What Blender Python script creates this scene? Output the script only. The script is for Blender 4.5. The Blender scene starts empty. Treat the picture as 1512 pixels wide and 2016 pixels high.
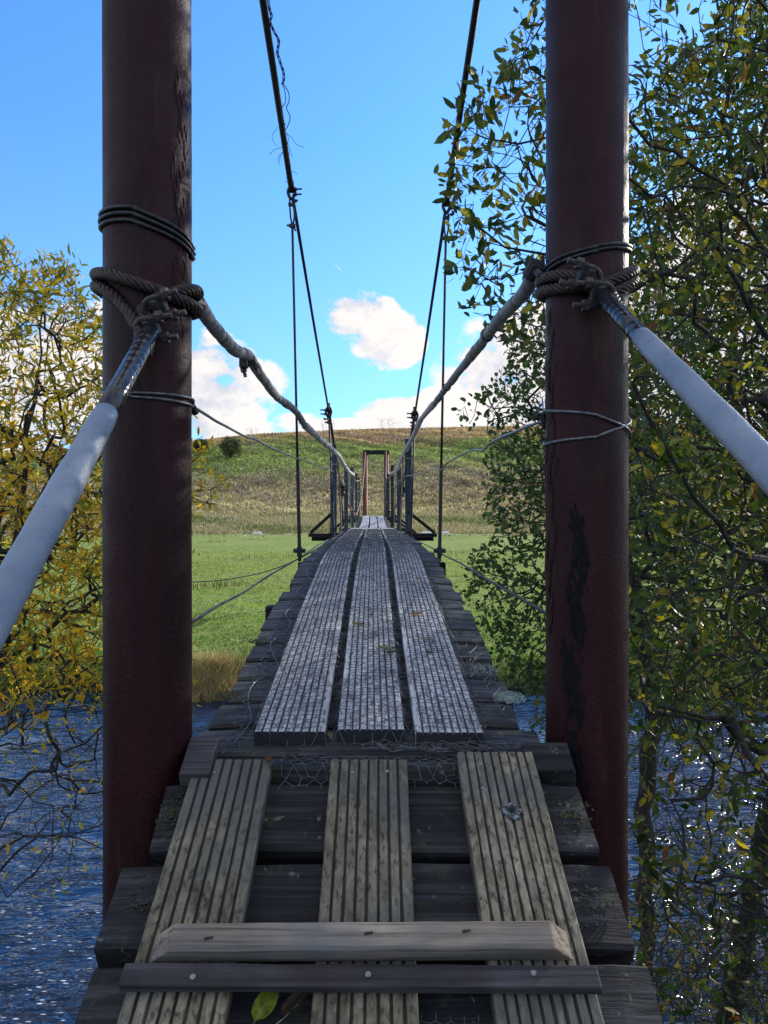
import bpy, math, random
import numpy as np
from mathutils import Vector, Matrix
R = math.radians
random.seed(7)
rng = np.random.default_rng(7)
scene = bpy.context.scene
COL = scene.collection
H = 4.2            # camera height above the river surface (z = 0)
F = 1500.0         # focal length of the photograph in pixels


def at(px, py, d):
    """a point at distance d (metres, along y) seen at that place of the photograph"""
    return Vector(((px - 756) / F * d, d, (1008 - py) / F * d + H))


def axis(y):       # centre line of the bridge
    return -0.01 - 0.0135 * y


# ------------------------------------------------------------------ objects
def wloc(o):
    v = Vector((0, 0, 0))
    while o is not None:
        v = v + o.location
        o = o.parent
    return v


def tag(o, label=None, cat=None, group=None, kind=None):
    if label: o['label'] = label
    if cat: o['category'] = cat
    if group: o['group'] = group
    if kind: o['kind'] = kind
    return o


def thing(name, loc, label, cat, group=None):
    o = bpy.data.objects.new(name, None)
    COL.objects.link(o)
    o.location = loc
    o.empty_display_size = 0.2
    return tag(o, label, cat, group)


def link_mesh(name, me, mat, parent=None):
    o = bpy.data.objects.new(name, me)
    COL.objects.link(o)
    if mat: me.materials.append(mat)
    if parent is not None:
        o.parent = parent
    return o


class MB:
    def __init__(s):
        s.v = []; s.f = []; s.w = []; s.cur = 1.0

    def add(s, vs, fs, w=None):
        n = len(s.v)
        s.v += [tuple(p) for p in vs]
        s.w += list(w) if w is not None else [s.cur] * len(vs)
        s.f += [tuple(i + n for i in f) for f in fs]

    def frame_box(s, c, ax, ay, az, hx, hy, hz, jit=0.0):
        """box about c with half sizes along three axes"""
        vs = []
        for sx in (-1, 1):
            for sy in (-1, 1):
                for sz in (-1, 1):
                    p = Vector(c) + Vector(ax) * hx * sx + Vector(ay) * hy * sy + Vector(az) * hz * sz
                    if jit: p += Vector([random.uniform(-jit, jit) for _ in range(3)])
                    vs.append(p)
        s.add(vs, [(0, 1, 3, 2), (4, 6, 7, 5), (0, 4, 5, 1), (2, 3, 7, 6), (0, 2, 6, 4), (1, 5, 7, 3)])

    def box(s, x0, x1, y0, y1, z0, z1, jit=0):
        s.frame_box(((x0 + x1) / 2, (y0 + y1) / 2, (z0 + z1) / 2), (1, 0, 0), (0, 1, 0), (0, 0, 1),
                    abs(x1 - x0) / 2, abs(y1 - y0) / 2, abs(z1 - z0) / 2, jit)

    def bar(s, a, b, w, h, up=(0, 0, 1), jit=0):
        a = Vector(a); b = Vector(b); d = (b - a); L = d.length; d.normalize()
        x = d.cross(Vector(up))
        if x.length < 1e-4: x = d.cross(Vector((1, 0, 0)))
        x.normalize(); z = x.cross(d)
        s.frame_box((a + b) / 2, x, d, z, w / 2, L / 2, h / 2, jit)

    def tube(s, path, r, n=8, cap=True):
        path = [Vector(p) for p in path]
        m = len(path)
        if not hasattr(r, '__len__'): r = [r] * m
        t0 = (path[1] - path[0]).normalized()
        x = t0.cross(Vector((0, 0, 1)))
        if x.length < 1e-3: x = t0.cross(Vector((1, 0, 0)))
        x.normalize()
        vs = []
        for i, p in enumerate(path):
            t = (path[min(i + 1, m - 1)] - path[max(i - 1, 0)])
            if t.length < 1e-9: t = t0
            t = t.normalized()
            x = (x - t * x.dot(t)).normalized()
            y = t.cross(x)
            for k in range(n):
                a = 2 * math.pi * k / n
                vs.append(p + (x * math.cos(a) + y * math.sin(a)) * r[i])
        fs = []
        for i in range(m - 1):
            for k in range(n):
                k2 = (k + 1) % n
                fs.append((i * n + k, i * n + k2, (i + 1) * n + k2, (i + 1) * n + k))
        if cap:
            fs.append(tuple(range(n - 1, -1, -1)))
            fs.append(tuple((m - 1) * n + k for k in range(n)))
        s.add(vs, fs)

    def build(s, name, mat, parent=None, smooth=False, bevel=0):
        me = bpy.data.meshes.new(name)
        o = wloc(parent) if parent is not None else Vector((0, 0, 0))
        me.from_pydata([(p[0] - o.x, p[1] - o.y, p[2] - o.z) for p in s.v], [], s.f)
        a = me.attributes.new('paleness', 'FLOAT', 'POINT')
        a.data.foreach_set('value', s.w)
        if smooth: me.polygons.foreach_set('use_smooth', [True] * len(me.polygons))
        me.update()
        ob = link_mesh(name, me, mat, parent)
        if bevel:
            md = ob.modifiers.new('bevel', 'BEVEL'); md.width = bevel; md.segments = 2; md.limit_method = 'ANGLE'
        return ob


def np_mesh(name, verts, faces, mat, parent=None, col=None, smooth=False):
    """faces: int array (n,k). col: per vertex rgb"""
    me = bpy.data.meshes.new(name)
    verts = np.asarray(verts, dtype=np.float32).reshape(-1, 3).copy()
    if parent is not None:
        o = wloc(parent); verts -= np.array([o.x, o.y, o.z], dtype=np.float32)
    k = faces.shape[1]; n = faces.shape[0]
    me.vertices.add(len(verts)); me.vertices.foreach_set('co', verts.ravel())
    me.loops.add(n * k); me.loops.foreach_set('vertex_index', faces.astype(np.int32).ravel())
    me.polygons.add(n)
    me.polygons.foreach_set('loop_start', np.arange(0, n * k, k, dtype=np.int32))
    me.polygons.foreach_set('loop_total', np.full(n, k, dtype=np.int32))
    if smooth: me.polygons.foreach_set('use_smooth', np.ones(n, dtype=bool))
    me.update(calc_edges=True)
    me.validate()
    if col is not None:
        a = me.attributes.new('tint', 'FLOAT_COLOR', 'POINT')
        c = np.ones((len(verts), 4), dtype=np.float32); c[:, :3] = col
        a.data.foreach_set('color', c.ravel())
    return link_mesh(name, me, mat, parent)


# ------------------------------------------------------------------ materials
class NT:
    def __init__(s, name):
        s.m = bpy.data.materials.new(name); s.m.use_nodes = True
        s.t = s.m.node_tree; s.N = s.t.nodes; s.L = s.t.links
        s.N.clear()
        s.out = s.N.new('ShaderNodeOutputMaterial')

    def n(s, ty, **k):
        nd = s.N.new(ty)
        for a, v in k.items():
            if a.startswith('i_'):
                nd.inputs[a[2:].replace('_', ' ')].default_value = v
            else: setattr(nd, a, v)
        return nd

    def l(s, a, b): s.L.new(a, b)

    def coords(s, scale=(1, 1, 1), kind='Object', rnd=True):
        tc = s.n('ShaderNodeTexCoord')
        mp = s.n('ShaderNodeMapping'); mp.inputs['Scale'].default_value = scale
        s.l(tc.outputs[kind], mp.inputs['Vector'])
        if rnd:
            oi = s.n('ShaderNodeObjectInfo')
            mu = s.n('ShaderNodeMath', operation='MULTIPLY'); mu.inputs[1].default_value = 57.0
            s.l(oi.outputs['Random'], mu.inputs[0])
            s.l(mu.outputs[0], mp.inputs['Location'])
        return mp.outputs[0]

    def noise(s, vec, scale, detail=4, rough=0.55, dist=0.0):
        nd = s.n('ShaderNodeTexNoise')
        nd.inputs['Scale'].default_value = scale; nd.inputs['Detail'].default_value = detail
        nd.inputs['Roughness'].default_value = rough; nd.inputs['Distortion'].default_value = dist
        s.l(vec, nd.inputs['Vector']); return nd.outputs['Fac']

    def ramp(s, fac, stops, interp='LINEAR'):
        nd = s.n('ShaderNodeValToRGB'); e = nd.color_ramp.elements; nd.color_ramp.interpolation = interp
        while len(e) < len(stops): e.new(0.5)
        for i, (p, c) in enumerate(stops):
            e[i].position = p; e[i].color = (c[0], c[1], c[2], 1) if hasattr(c, '__len__') else (c, c, c, 1)
        s.l(fac, nd.inputs[0]); return nd.outputs[0]

    def mix(s, fac, a, b, bt='MIX'):
        nd = s.n('ShaderNodeMix', data_type='RGBA', blend_type=bt)
        if hasattr(fac, 'is_linked'): s.l(fac, nd.inputs[0])
        else: nd.inputs[0].default_value = fac
        for v, i in ((a, 6), (b, 7)):
            if hasattr(v, 'is_linked'): s.l(v, nd.inputs[i])
            else: nd.inputs[i].default_value = (v[0], v[1], v[2], 1)
        return nd.outputs[2]

    def math(s, op, a, b=None, clamp=False):
        nd = s.n('ShaderNodeMath', operation=op); nd.use_clamp = clamp
        for v, i in ((a, 0), (b, 1)):
            if v is None: continue
            if hasattr(v, 'is_linked'): s.l(v, nd.inputs[i])
            else: nd.inputs[i].default_value = v
        return nd.outputs[0]

    def attr(s, name, out='Fac'):
        nd = s.n('ShaderNodeAttribute'); nd.attribute_name = name; return nd.outputs[out]

    def bsdf(s, color, rough=0.7, bump=None, dist=0.002, strength=1.0, metallic=0, spec=0.5, **k):
        b = s.n('ShaderNodeBsdfPrincipled')
        for v, nm in ((color, 'Base Color'), (rough, 'Roughness')):
            if hasattr(v, 'is_linked'): s.l(v, b.inputs[nm])
            else: b.inputs[nm].default_value = (v[0], v[1], v[2], 1) if hasattr(v, '__len__') else v
        b.inputs['Metallic'].default_value = metallic
        b.inputs['Specular IOR Level'].default_value = spec
        if bump is not None:
            bp = s.n('ShaderNodeBump'); bp.inputs['Distance'].default_value = dist
            bp.inputs['Strength'].default_value = strength
            s.l(bump, bp.inputs['Height']); s.l(bp.outputs[0], b.inputs['Normal'])
        s.l(b.outputs[0], s.out.inputs[0])
        return b


def wood(name, dark, mid, light, ax='y', grain=1.0, groove=(0.02, 0.018, 0.016), moss=0.0, rough=0.75, patch=None, lich=0.0):
    t = NT(name)
    sc = {'x': (3, 60, 60), 'y': (60, 3, 60), 'z': (60, 60, 3)}[ax]
    v = t.coords(tuple(c * grain for c in sc))
    v2 = t.coords((1, 1, 1))
    fine = t.noise(v, 1.0, 6, 0.65, 0.6)
    big = t.noise(v2, 7.0, 4, 0.6)
    c = t.ramp(fine, [(0.28, dark), (0.5, mid), (0.72, light)])
    vf = t.coords(tuple(c * grain * (2.6 if c > 10 else 0.9) for c in sc))
    hair = t.noise(vf, 1.0, 3, 0.65, 0.25)
    c = t.mix(1.0, c, t.ramp(hair, [(0.36, 0.35), (0.48, 1.0), (0.7, 1.15)]), 'MULTIPLY')
    vk = t.coords({'x': (5, 14, 14), 'y': (14, 5, 14), 'z': (14, 14, 5)}[ax])
    kn = t.n('ShaderNodeTexVoronoi'); kn.inputs['Scale'].default_value = 1.0; t.l(vk, kn.inputs['Vector'])
    c = t.mix(t.ramp(kn.outputs['Distance'], [(0.07, 0.85), (0.16, 0.0)]), c, tuple(q * 0.45 for q in mid))
    c2 = t.ramp(big, [(0.3, 0.62), (0.7, 1.25)])
    c = t.mix(1.0, c, c2, 'MULTIPLY')
    oi = t.n('ShaderNodeObjectInfo')
    rv = t.ramp(oi.outputs['Random'], [(0, 0.8), (1, 1.25)])
    c = t.mix(1.0, c, rv, 'MULTIPLY')
    if patch is not None:
        pm = t.ramp(t.noise(v2, 3.2, 3, 0.6), [(0.45, 0.0), (0.62, 0.8)])
        c = t.mix(pm, c, patch)
    if moss:
        mm = t.ramp(t.noise(v2, 14.0, 6, 0.7), [(0.56, 0.0), (0.64, moss)])
        c = t.mix(mm, c, (0.05, 0.062, 0.022))
    if lich:
        ml = t.ramp(t.noise(v2, 38.0, 5, 0.7), [(0.62, 0.0), (0.68, lich)])
        c = t.mix(ml, c, (0.20, 0.23, 0.17))
    w = t.attr('paleness')
    c = t.mix(w, groove, c)  # darker colour in grooves, down board sides and on the near ends
    t.bsdf(c, rough, t.math('ADD', fine, t.math('MULTIPLY', hair, 0.6)), 0.003, 0.9, spec=0.35)
    return t.m


M = {}
M['deck'] = wood('weathered grey decking', (0.34, 0.35, 0.36), (0.52, 0.535, 0.55), (0.68, 0.695, 0.71), 'y', 1.0, (0.02, 0.022, 0.027))
M['ramp'] = wood('brown grey decking', (0.10, 0.086, 0.055), (0.22, 0.195, 0.135), (0.36, 0.325, 0.24), 'y', 0.8, (0.035, 0.031, 0.025), moss=0.12, patch=(0.12, 0.13, 0.125))
M['sleeper'] = wood('dark sleeper timber', (0.008, 0.0085, 0.0105), (0.022, 0.0225, 0.026), (0.085, 0.088, 0.092), 'x', 0.7, (0.01, 0.01, 0.012), moss=0.55, lich=0.8, rough=0.7)
M['crossplank'] = wood('weathered cross plank timber', (0.014, 0.014, 0.016), (0.045, 0.046, 0.048), (0.17, 0.175, 0.17), 'x', 0.8, (0.01, 0.01, 0.012), moss=0.75, lich=0.7)
M['batten'] = wood('pale batten timber', (0.13, 0.088, 0.055), (0.31, 0.245, 0.175), (0.46, 0.39, 0.30), 'x', 0.7, (0.06, 0.05, 0.04), patch=(0.13, 0.145, 0.155))
M['batten2'] = wood('grey brown batten timber', (0.028, 0.026, 0.03), (0.062, 0.058, 0.064), (0.13, 0.125, 0.13), 'x', 0.7, patch=(0.035, 0.024, 0.024))
M['post'] = wood('blue grey painted post', (0.028, 0.04, 0.06), (0.055, 0.085, 0.125), (0.11, 0.15, 0.20), 'z', 0.5)
M['postgreen'] = wood('green grey painted post', (0.012, 0.03, 0.027), (0.025, 0.055, 0.05), (0.05, 0.09, 0.08), 'z', 0.5)
M['black'] = wood('blackened timber', (0.006, 0.007, 0.009), (0.014, 0.016, 0.02), (0.03, 0.034, 0.04), 'x', 0.5)
M['lath'] = wood('pale lath', (0.16, 0.15, 0.11), (0.26, 0.25, 0.19), (0.4, 0.38, 0.3), 'z', 0.5)


def m_pipe():
    t = NT('dark maroon painted steel')
    v = t.coords((1, 1, 1))
    lump = t.noise(v, 130, 3, 0.6)
    vs = t.coords((1, 1, 0.12))
    streak = t.noise(vs, 22, 4, 0.6)
    c = t.ramp(streak, [(0.3, (0.017, 0.0025, 0.0045)), (0.55, (0.028, 0.0042, 0.0062)), (0.8, (0.046, 0.008, 0.009))])
    big = t.ramp(t.noise(vs, 9, 5, 0.65), [(0.3, 0.5), (0.7, 1.5)])
    c = t.mix(1.0, c, big, 'MULTIPLY')
    rust = t.ramp(t.noise(vs, 16, 8, 0.75), [(0.56, 0.0), (0.66, 0.8)])
    c = t.mix(rust, c, (0.05, 0.017, 0.010))
    r = t.ramp(t.noise(v, 12, 4, 0.6), [(0.3, 0.42), (0.7, 0.62)])
    bm = t.math('ADD', lump, t.math('MULTIPLY', rust, 0.8))
    t.bsdf(c, r, bm, 0.0022, 0.6, spec=0.26)
    return t.m


M['pipe'] = m_pipe()


def m_scab():
    t = NT('flaking black rust scab')
    v = t.coords((1, 1, 1))
    a = t.noise(v, 60, 6, 0.7)
    c = t.ramp(a, [(0.35, (0.006, 0.0065, 0.009)), (0.6, (0.014, 0.013, 0.016)), (0.75, (0.04, 0.022, 0.016))])
    t.bsdf(c, 0.85, a, 0.003, 1.0, spec=0.15)
    return t.m


M['scab'] = m_scab()


def simple(name, c1, c2, scale=40, rough=0.6, metallic=0.0, bump=0.001, spec=0.5, sc=(1, 1, 1)):
    t = NT(name)
    v = t.coords(sc)
    a = t.noise(v, scale, 5, 0.6)
    c = t.ramp(a, [(0.35, c1), (0.68, c2)])
    t.bsdf(c, rough, a, bump, 0.8, metallic=metallic, spec=spec)
    return t.m


M['cable'] = simple('dark oiled cable', (0.010, 0.009, 0.012), (0.035, 0.026, 0.028), 90, 0.55)
M['rustcable'] = simple('rusty cable', (0.28, 0.07, 0.025), (0.6, 0.2, 0.08), 25, 0.75)
M['palecable'] = simple('dull weathered cable', (0.13, 0.09, 0.075), (0.24, 0.17, 0.14), 25, 0.75)
M['rope'] = simple('brown wire rope strands', (0.022, 0.016, 0.016), (0.075, 0.053, 0.046), 120, 0.5, 0.35)
M['clamp'] = simple('dark grey cast clamp', (0.02, 0.022, 0.027), (0.06, 0.062, 0.07), 90, 0.5, 0.3)
M['bolt'] = simple('rusty threaded bolt', (0.045, 0.035, 0.033), (0.14, 0.11, 0.10), 140, 0.5, 0.4)
M['tape'] = simple('glossy black tape', (0.008, 0.01, 0.016), (0.022, 0.026, 0.036), 60, 0.2, 0, 0.0015, 0.8)
M['foam'] = simple('pale grey pipe lagging', (0.26, 0.31, 0.39), (0.34, 0.39, 0.47), 110, 0.5, 0, 0.0012)
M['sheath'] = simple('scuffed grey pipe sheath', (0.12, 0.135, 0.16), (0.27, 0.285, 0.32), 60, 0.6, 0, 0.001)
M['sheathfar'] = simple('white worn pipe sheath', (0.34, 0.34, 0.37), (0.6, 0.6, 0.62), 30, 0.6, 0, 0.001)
M['wire'] = simple('galvanised wire', (0.10, 0.105, 0.12), (0.26, 0.27, 0.29), 90, 0.4, 0.6)
M['wiredark'] = simple('blackened wire', (0.02, 0.022, 0.027), (0.065, 0.07, 0.08), 90, 0.4, 0.5)
M['net'] = simple('weathered netting wire', (0.07, 0.078, 0.09), (0.20, 0.215, 0.24), 60, 0.5, 0.3)
M['screw'] = simple('steel screw', (0.18, 0.2, 0.23), (0.4, 0.43, 0.47), 300, 0.35, 0.8)
M['farshade'] = simple('red oxide shaded far pipe', (0.07, 0.028, 0.024), (0.16, 0.06, 0.04), 3, 0.6, 0, 0.001)  # dark copy of the pipe colour, shade put into it
M['farlit'] = simple('orange sunlit far pipe', (0.22, 0.07, 0.035), (0.38, 0.13, 0.06), 3, 0.6, 0, 0.001)  # pipe colour with the sunlight put into it
M['bark'] = simple('dark twig bark', (0.018, 0.016, 0.014), (0.06, 0.054, 0.045), 40, 0.85)
M['barkpale'] = simple('pale birch bark', (0.25, 0.23, 0.2), (0.45, 0.42, 0.38), 3, 0.8)
M['wool'] = simple('cream fleece', (0.7, 0.66, 0.58), (0.9, 0.87, 0.8), 12, 0.9, 0, 0.02)
M['face'] = simple('dark sheep face', (0.03, 0.028, 0.025), (0.10, 0.09, 0.08), 20, 0.9)
M['drop'] = simple('white and black dropping', (0.02, 0.02, 0.022), (0.55, 0.60, 0.62), 60, 0.7, 0, 0.003)
t = NT('white and black dropping'); c = t.mix(t.math('MULTIPLY', t.attr('paleness'), t.ramp(t.noise(t.coords(), 160, 3, 0.6), [(0.42, 0.1), (0.58, 1.0)])), (0.02, 0.019, 0.02), (0.40, 0.46, 0.49)); t.bsdf(c, 0.8); M['drop'] = t.m
M['lichen'] = simple('grey green lichen', (0.16, 0.22, 0.19), (0.36, 0.44, 0.40), 120, 0.9, 0, 0.003)
M['moss'] = simple('green moss', (0.03, 0.036, 0.018), (0.085, 0.095, 0.045), 140, 0.95, 0, 0.004)


t = NT('scuffed pale blue grey lagging'); v = t.coords()
a = t.noise(v, 9, 5, 0.6); b_ = t.noise(v, 240, 3, 0.6); sp_ = t.noise(v, 55, 5, 0.75)
c = t.ramp(a, [(0.35, (0.17, 0.225, 0.315)), (0.65, (0.27, 0.33, 0.42))])
c = t.mix(t.ramp(sp_, [(0.60, 0.0), (0.68, 0.65)]), c, (0.13, 0.15, 0.17))
c = t.mix(t.ramp(t.noise(v, 30, 4, 0.7), [(0.66, 0.0), (0.70, 0.5)]), c, (0.42, 0.47, 0.53))
t.bsdf(c, 0.42, t.math('ADD', t.math('MULTIPLY', sp_, 1.5), b_), 0.0016, 0.8); M['foam'] = t.m


def m_leaf(name, trans=0.45, rough=0.45, gain=1.0):
    t = NT(name)
    col = t.attr('tint', 'Color')
    v = t.coords((1, 1, 1), rnd=False)
    sp = t.ramp(t.noise(v, 160, 2, 0.5), [(0.35, 0.72), (0.6, 1.1)])
    c = t.mix(1.0, col, sp, 'MULTIPLY')
    b = t.bsdf(c, rough, spec=0.4)
    tr = t.n('ShaderNodeBsdfTranslucent')
    c3 = t.mix(1.0, c, (1.25 * gain, 1.3 * gain, 0.6 * gain), 'MULTIPLY')
    t.l(c3, tr.inputs[0])
    mx = t.n('ShaderNodeMixShader'); mx.inputs[0].default_value = trans
    t.l(b.outputs[0], mx.inputs[1]); t.l(tr.outputs[0], mx.inputs[2]); t.l(mx.outputs[0], t.out.inputs[0])
    return t.m


M['leaf'] = m_leaf('leaf blades')
M['leafgold'] = m_leaf('yellow willow leaves', 0.55, 0.5, 1.6)
M['grassblade'] = m_leaf('grass blades', 0.3, 0.6)


def m_ground(name, kind):
    t = NT(name)
    v = t.coords((1, 1, 1), rnd=False)
    if kind == 'field':
        a = t.noise(v, 1.6, 6, 0.7); b = t.noise(v, 0.09, 4, 0.6); c0 = t.noise(v, 9, 4, 0.7)
        c = t.ramp(a, [(0.3, (0.12, 0.18, 0.03)), (0.5, (0.24, 0.33, 0.06)), (0.7, (0.40, 0.48, 0.12))])
        c = t.mix(t.ramp(b, [(0.4, 0.0), (0.65, 0.6)]), c, (0.36, 0.42, 0.14))
        c = t.mix(1.0, c, t.ramp(c0, [(0.35, 0.6), (0.65, 1.2)]), 'MULTIPLY')
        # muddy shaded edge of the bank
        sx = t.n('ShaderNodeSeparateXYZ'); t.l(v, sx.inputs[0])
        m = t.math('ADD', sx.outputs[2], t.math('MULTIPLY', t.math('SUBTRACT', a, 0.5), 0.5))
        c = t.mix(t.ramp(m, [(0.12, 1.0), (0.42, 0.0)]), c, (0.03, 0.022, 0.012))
        t.bsdf(c, 0.9, t.math('ADD', a, c0), 0.12, 0.8, spec=0.15)
    elif kind == 'hill':
        tint = t.attr('tint', 'Color')
        vv = t.coords((1, 1, 2.2), rnd=False)
        a = t.noise(vv, 0.35, 8, 0.72, 0.5); b = t.noise(vv, 0.06, 4, 0.6); f = t.noise(vv, 1.5, 4, 0.7)
        c = t.mix(1.0, tint, t.ramp(a, [(0.34, 0.30), (0.5, 0.9), (0.66, 1.5)]), 'MULTIPLY')
        c = t.mix(1.0, c, t.ramp(f, [(0.35, 0.65), (0.65, 1.25)]), 'MULTIPLY')
        c = t.mix(1.0, c, t.ramp(b, [(0.35, (0.85, 0.9, 0.85)), (0.65, (1.15, 1.05, 1.0))]), 'MULTIPLY')
        t.bsdf(c, 0.95, a, 1.4, 0.9, spec=0.1)
    else:
        a = t.noise(v, 6, 6, 0.7)
        c = t.ramp(a, [(0.3, (0.02, 0.018, 0.010)), (0.5, (0.045, 0.045, 0.02)), (0.7, (0.075, 0.06, 0.03))])
        t.bsdf(c, 0.95, a, 0.05, 0.8, spec=0.1)
    return t.m


def m_water():
    t = NT('river water')
    v = t.coords((1, 1, 1), rnd=False)
    vs = t.coords((0.8, 1.9, 1), rnd=False)
    mp = t.n('ShaderNodeMapping'); mp.inputs['Rotation'].default_value = (0, 0, R(14)); mp.inputs['Scale'].default_value = (1.0, 2.0, 1)
    t.l(v, mp.inputs[0])
    w1 = t.noise(mp.outputs[0], 1.5, 3, 0.5, 0.9); w2 = t.noise(mp.outputs[0], 4.8, 3, 0.5, 0.5)
    w3 = t.noise(v, 0.55, 2, 0.5)
    h = t.math('ADD', t.math('MULTIPLY', w1, 1.0), t.math('MULTIPLY', w2, 0.33))
    amp = t.ramp(w3, [(0.38, 0.22), (0.62, 1.0)])
    sq = t.n('ShaderNodeSeparateXYZ'); t.l(v, sq.inputs[0])
    riffle = t.math('ADD', 1.0, t.math('MULTIPLY', t.ramp(t.math('DIVIDE', sq.outputs[0], 10.0), [(0.12, 0.0), (0.45, 1.0)]), 0.7))
    h = t.math('MULTIPLY', t.math('MULTIPLY', h, amp), riffle)
    # foam flecks in drifting lines
    mf = t.n('ShaderNodeMapping'); mf.inputs['Rotation'].default_value = (0, 0, R(-10)); mf.inputs['Scale'].default_value = (7, 22, 1)
    t.l(v, mf.inputs[0])
    vo = t.n('ShaderNodeTexVoronoi'); vo.inputs['Scale'].default_value = 1.2; vo.inputs['Randomness'].default_value = 1.0
    t.l(mf.outputs[0], vo.inputs['Vector'])
    fl = t.ramp(vo.outputs['Distance'], [(0.16, 1.0), (0.26, 0.0)])
    cw = t.n('ShaderNodeSeparateColor'); t.l(vo.outputs['Color'], cw.inputs[0])
    keep = t.ramp(cw.outputs[0], [(0.45, 0.0), (0.5, 1.0)])
    lines = t.ramp(t.noise(mf.outputs[0], 0.12, 3, 0.6), [(0.42, 0.0), (0.56, 1.0)])
    sx = t.n('ShaderNodeSeparateXYZ'); t.l(v, sx.inputs[0])
    near = t.ramp(t.math('DIVIDE', sx.outputs[1], 20.0), [(0.36, 1.0), (0.56, 0.0)])
    fm = t.math('MULTIPLY', t.math('MULTIPLY', fl, keep), t.math('MULTIPLY', lines, near))
    c = t.mix(fm, (0.004, 0.020, 0.062), (0.6, 0.65, 0.7))
    rg = t.ramp(fm, [(0, 0.10), (1, 0.7)])
    b = t.bsdf(c, rg, h, 0.16, 1.0, spec=0.9)
    b.inputs['IOR'].default_value = 1.36
    return t.m


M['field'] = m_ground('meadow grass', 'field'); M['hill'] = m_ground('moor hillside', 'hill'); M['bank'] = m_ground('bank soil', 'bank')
M['water'] = m_water()

# ------------------------------------------------------------------ terrain
def sstep(a, b, x):
    t = np.clip((x - a) / (b - a), 0, 1); return t * t * (3 - 2 * t)


def wob(x, y, s, seed=0):
    return (np.sin(x * s + seed) * np.cos(y * s * 1.3 + seed * 2.1) + 0.5 * np.sin(x * s * 2.3 + 1.3 * seed + y * s * 1.9)
            + 0.3 * np.sin(x * s * 4.7 - y * s * 3.9 + seed))


def y_far(x): return 17.3 + 0.5 * np.sin(x * 0.5) + 0.25 * np.sin(x * 1.7 + 1) - 0.02 * x
def y_near(x): return 4.3 + 2.5 * sstep(0.5, 1.7, x) + 4.5 * sstep(4.2, 7.0, x)


def G_far(x, y):
    e = y_far(x)
    z = -0.6 + 1.2 * sstep(-0.7, 0.7, y - e) + 0.04 * wob(x, y, 0.35, 1) * sstep(0, 3, y - e) + 0.05 * wob(x, y, 1.4, 3) * sstep(0, 2, y - e)
    z = z + 3.4 * sstep(100, 172, y) + 0.0 * x
    crest = np.interp(x, [-400, -200, -84, -52, -12, 45, 200, 400], [12, 22, 30.6, 33.8, 35.6, 37.0, 39, 40])
    s = np.clip((y - 165) / 165.0, 0, 1)
    prof = 0.5 * s + 0.5 * (s * s * (3 - 2 * s))
    z = z + crest * prof * (1 + 0.0 * x) + wob(x, y, 0.05, 2) * 0.9 * sstep(150, 220, y) * (1 - sstep(280, 330, y))
    z = z + wob(x, y, 0.21, 5) * 0.35 * sstep(150, 200, y) * (1 - sstep(300, 330, y)) - 6 * sstep(335, 800, y)
    return z


def G_near(x, y):
    e = y_near(x)
    t = np.clip((e - y) / e, 0, 1.4)
    return -0.5 + 3.1 * np.clip(t, 0, 1) ** 0.72 + 0.05 * wob(x, y, 1.1, 4)


def G(x, y):
    return float(G_far(np.array(x), np.array(y))) if y > 12 else float(G_near(np.array(x), np.array(y)))


HILLC = None
def hill_tint(x, y, z):
    """colour of the rough slope: straw at the foot, brown, green, then russet along the crest"""
    w = wob(x, y, 0.045, 7) * 2.2 + wob(x, y, 0.17, 9) * 1.4
    zz = z + w
    keys = [0.5, 4.0, 6.0, 11, 15, 18, 22, 27.5, 31, 33.5, 45]
    cols = np.array([(0.40, 0.40, 0.22), (0.48, 0.41, 0.28), (0.46, 0.38, 0.26), (0.38, 0.31, 0.21), (0.38, 0.34, 0.21), (0.31, 0.34, 0.15),
                     (0.29, 0.36, 0.12), (0.27, 0.34, 0.11), (0.32, 0.29, 0.13), (0.46, 0.33, 0.20), (0.52, 0.37, 0.24)])
    # the bands follow the crest, which falls away to the left
    k = np.interp(x, [-200, -84, -12, 45, 200], [1.45, 1.17, 1.0, 0.97, 0.92])
    zz = np.where(zz > 8, 8 + (zz - 8) * k, zz)
    return np.stack([np.interp(zz, keys, cols[:, i]) for i in range(3)], axis=-1)


def sheet(name, ys, xw, nx, fz, mat, tint=None, skew=0.0):
    u = np.linspace(-1, 1, nx)
    Y = np.repeat(np.array(ys)[:, None], nx, 1)
    X = u[None, :] * np.array([xw(y) for y in ys])[:, None]
    Z = fz(X, Y)
    V = np.stack([X, Y, Z], -1).reshape(-1, 3)
    i = np.arange(len(ys) - 1)[:, None] * nx + np.arange(nx - 1)[None, :]
    i = i.ravel()
    Fc = np.stack([i, i + 1, i + nx + 1, i + nx], 1)
    return np_mesh(name, V, Fc, mat, None, tint(V[:, 0], V[:, 1], V[:, 2]) if tint else None, smooth=True)


# exact junction: the field sheet runs to y = 112, the hillside takes over there
ys1 = list(np.linspace(15.4, 19.5, 42)) + list(np.geomspace(19.6, 112, 90))
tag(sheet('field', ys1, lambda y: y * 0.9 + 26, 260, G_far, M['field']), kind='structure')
ys2 = list(np.linspace(112, 345, 190)) + list(np.geomspace(350, 2500, 16))
tag(sheet('hillside', ys2, lambda y: y * 0.9 + 26, 300, G_far, M['hill'], hill_tint), kind='structure')
ys3 = list(np.linspace(-14, 12.5, 110))
tag(sheet('near_bank', ys3, lambda y: 30, 220, G_near, M['bank']), kind='structure')
wmb = MB(); wmb.v = [(-300, -20, 0), (300, -20, 0), (300, 16.6, 0), (300, 18.4, 0), (-300, 18.4, 0)]; wmb.w = [1] * 5; wmb.f = [(0, 1, 2, 3, 4)]
tag(wmb.build('river', M['water']), kind='structure')


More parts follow.
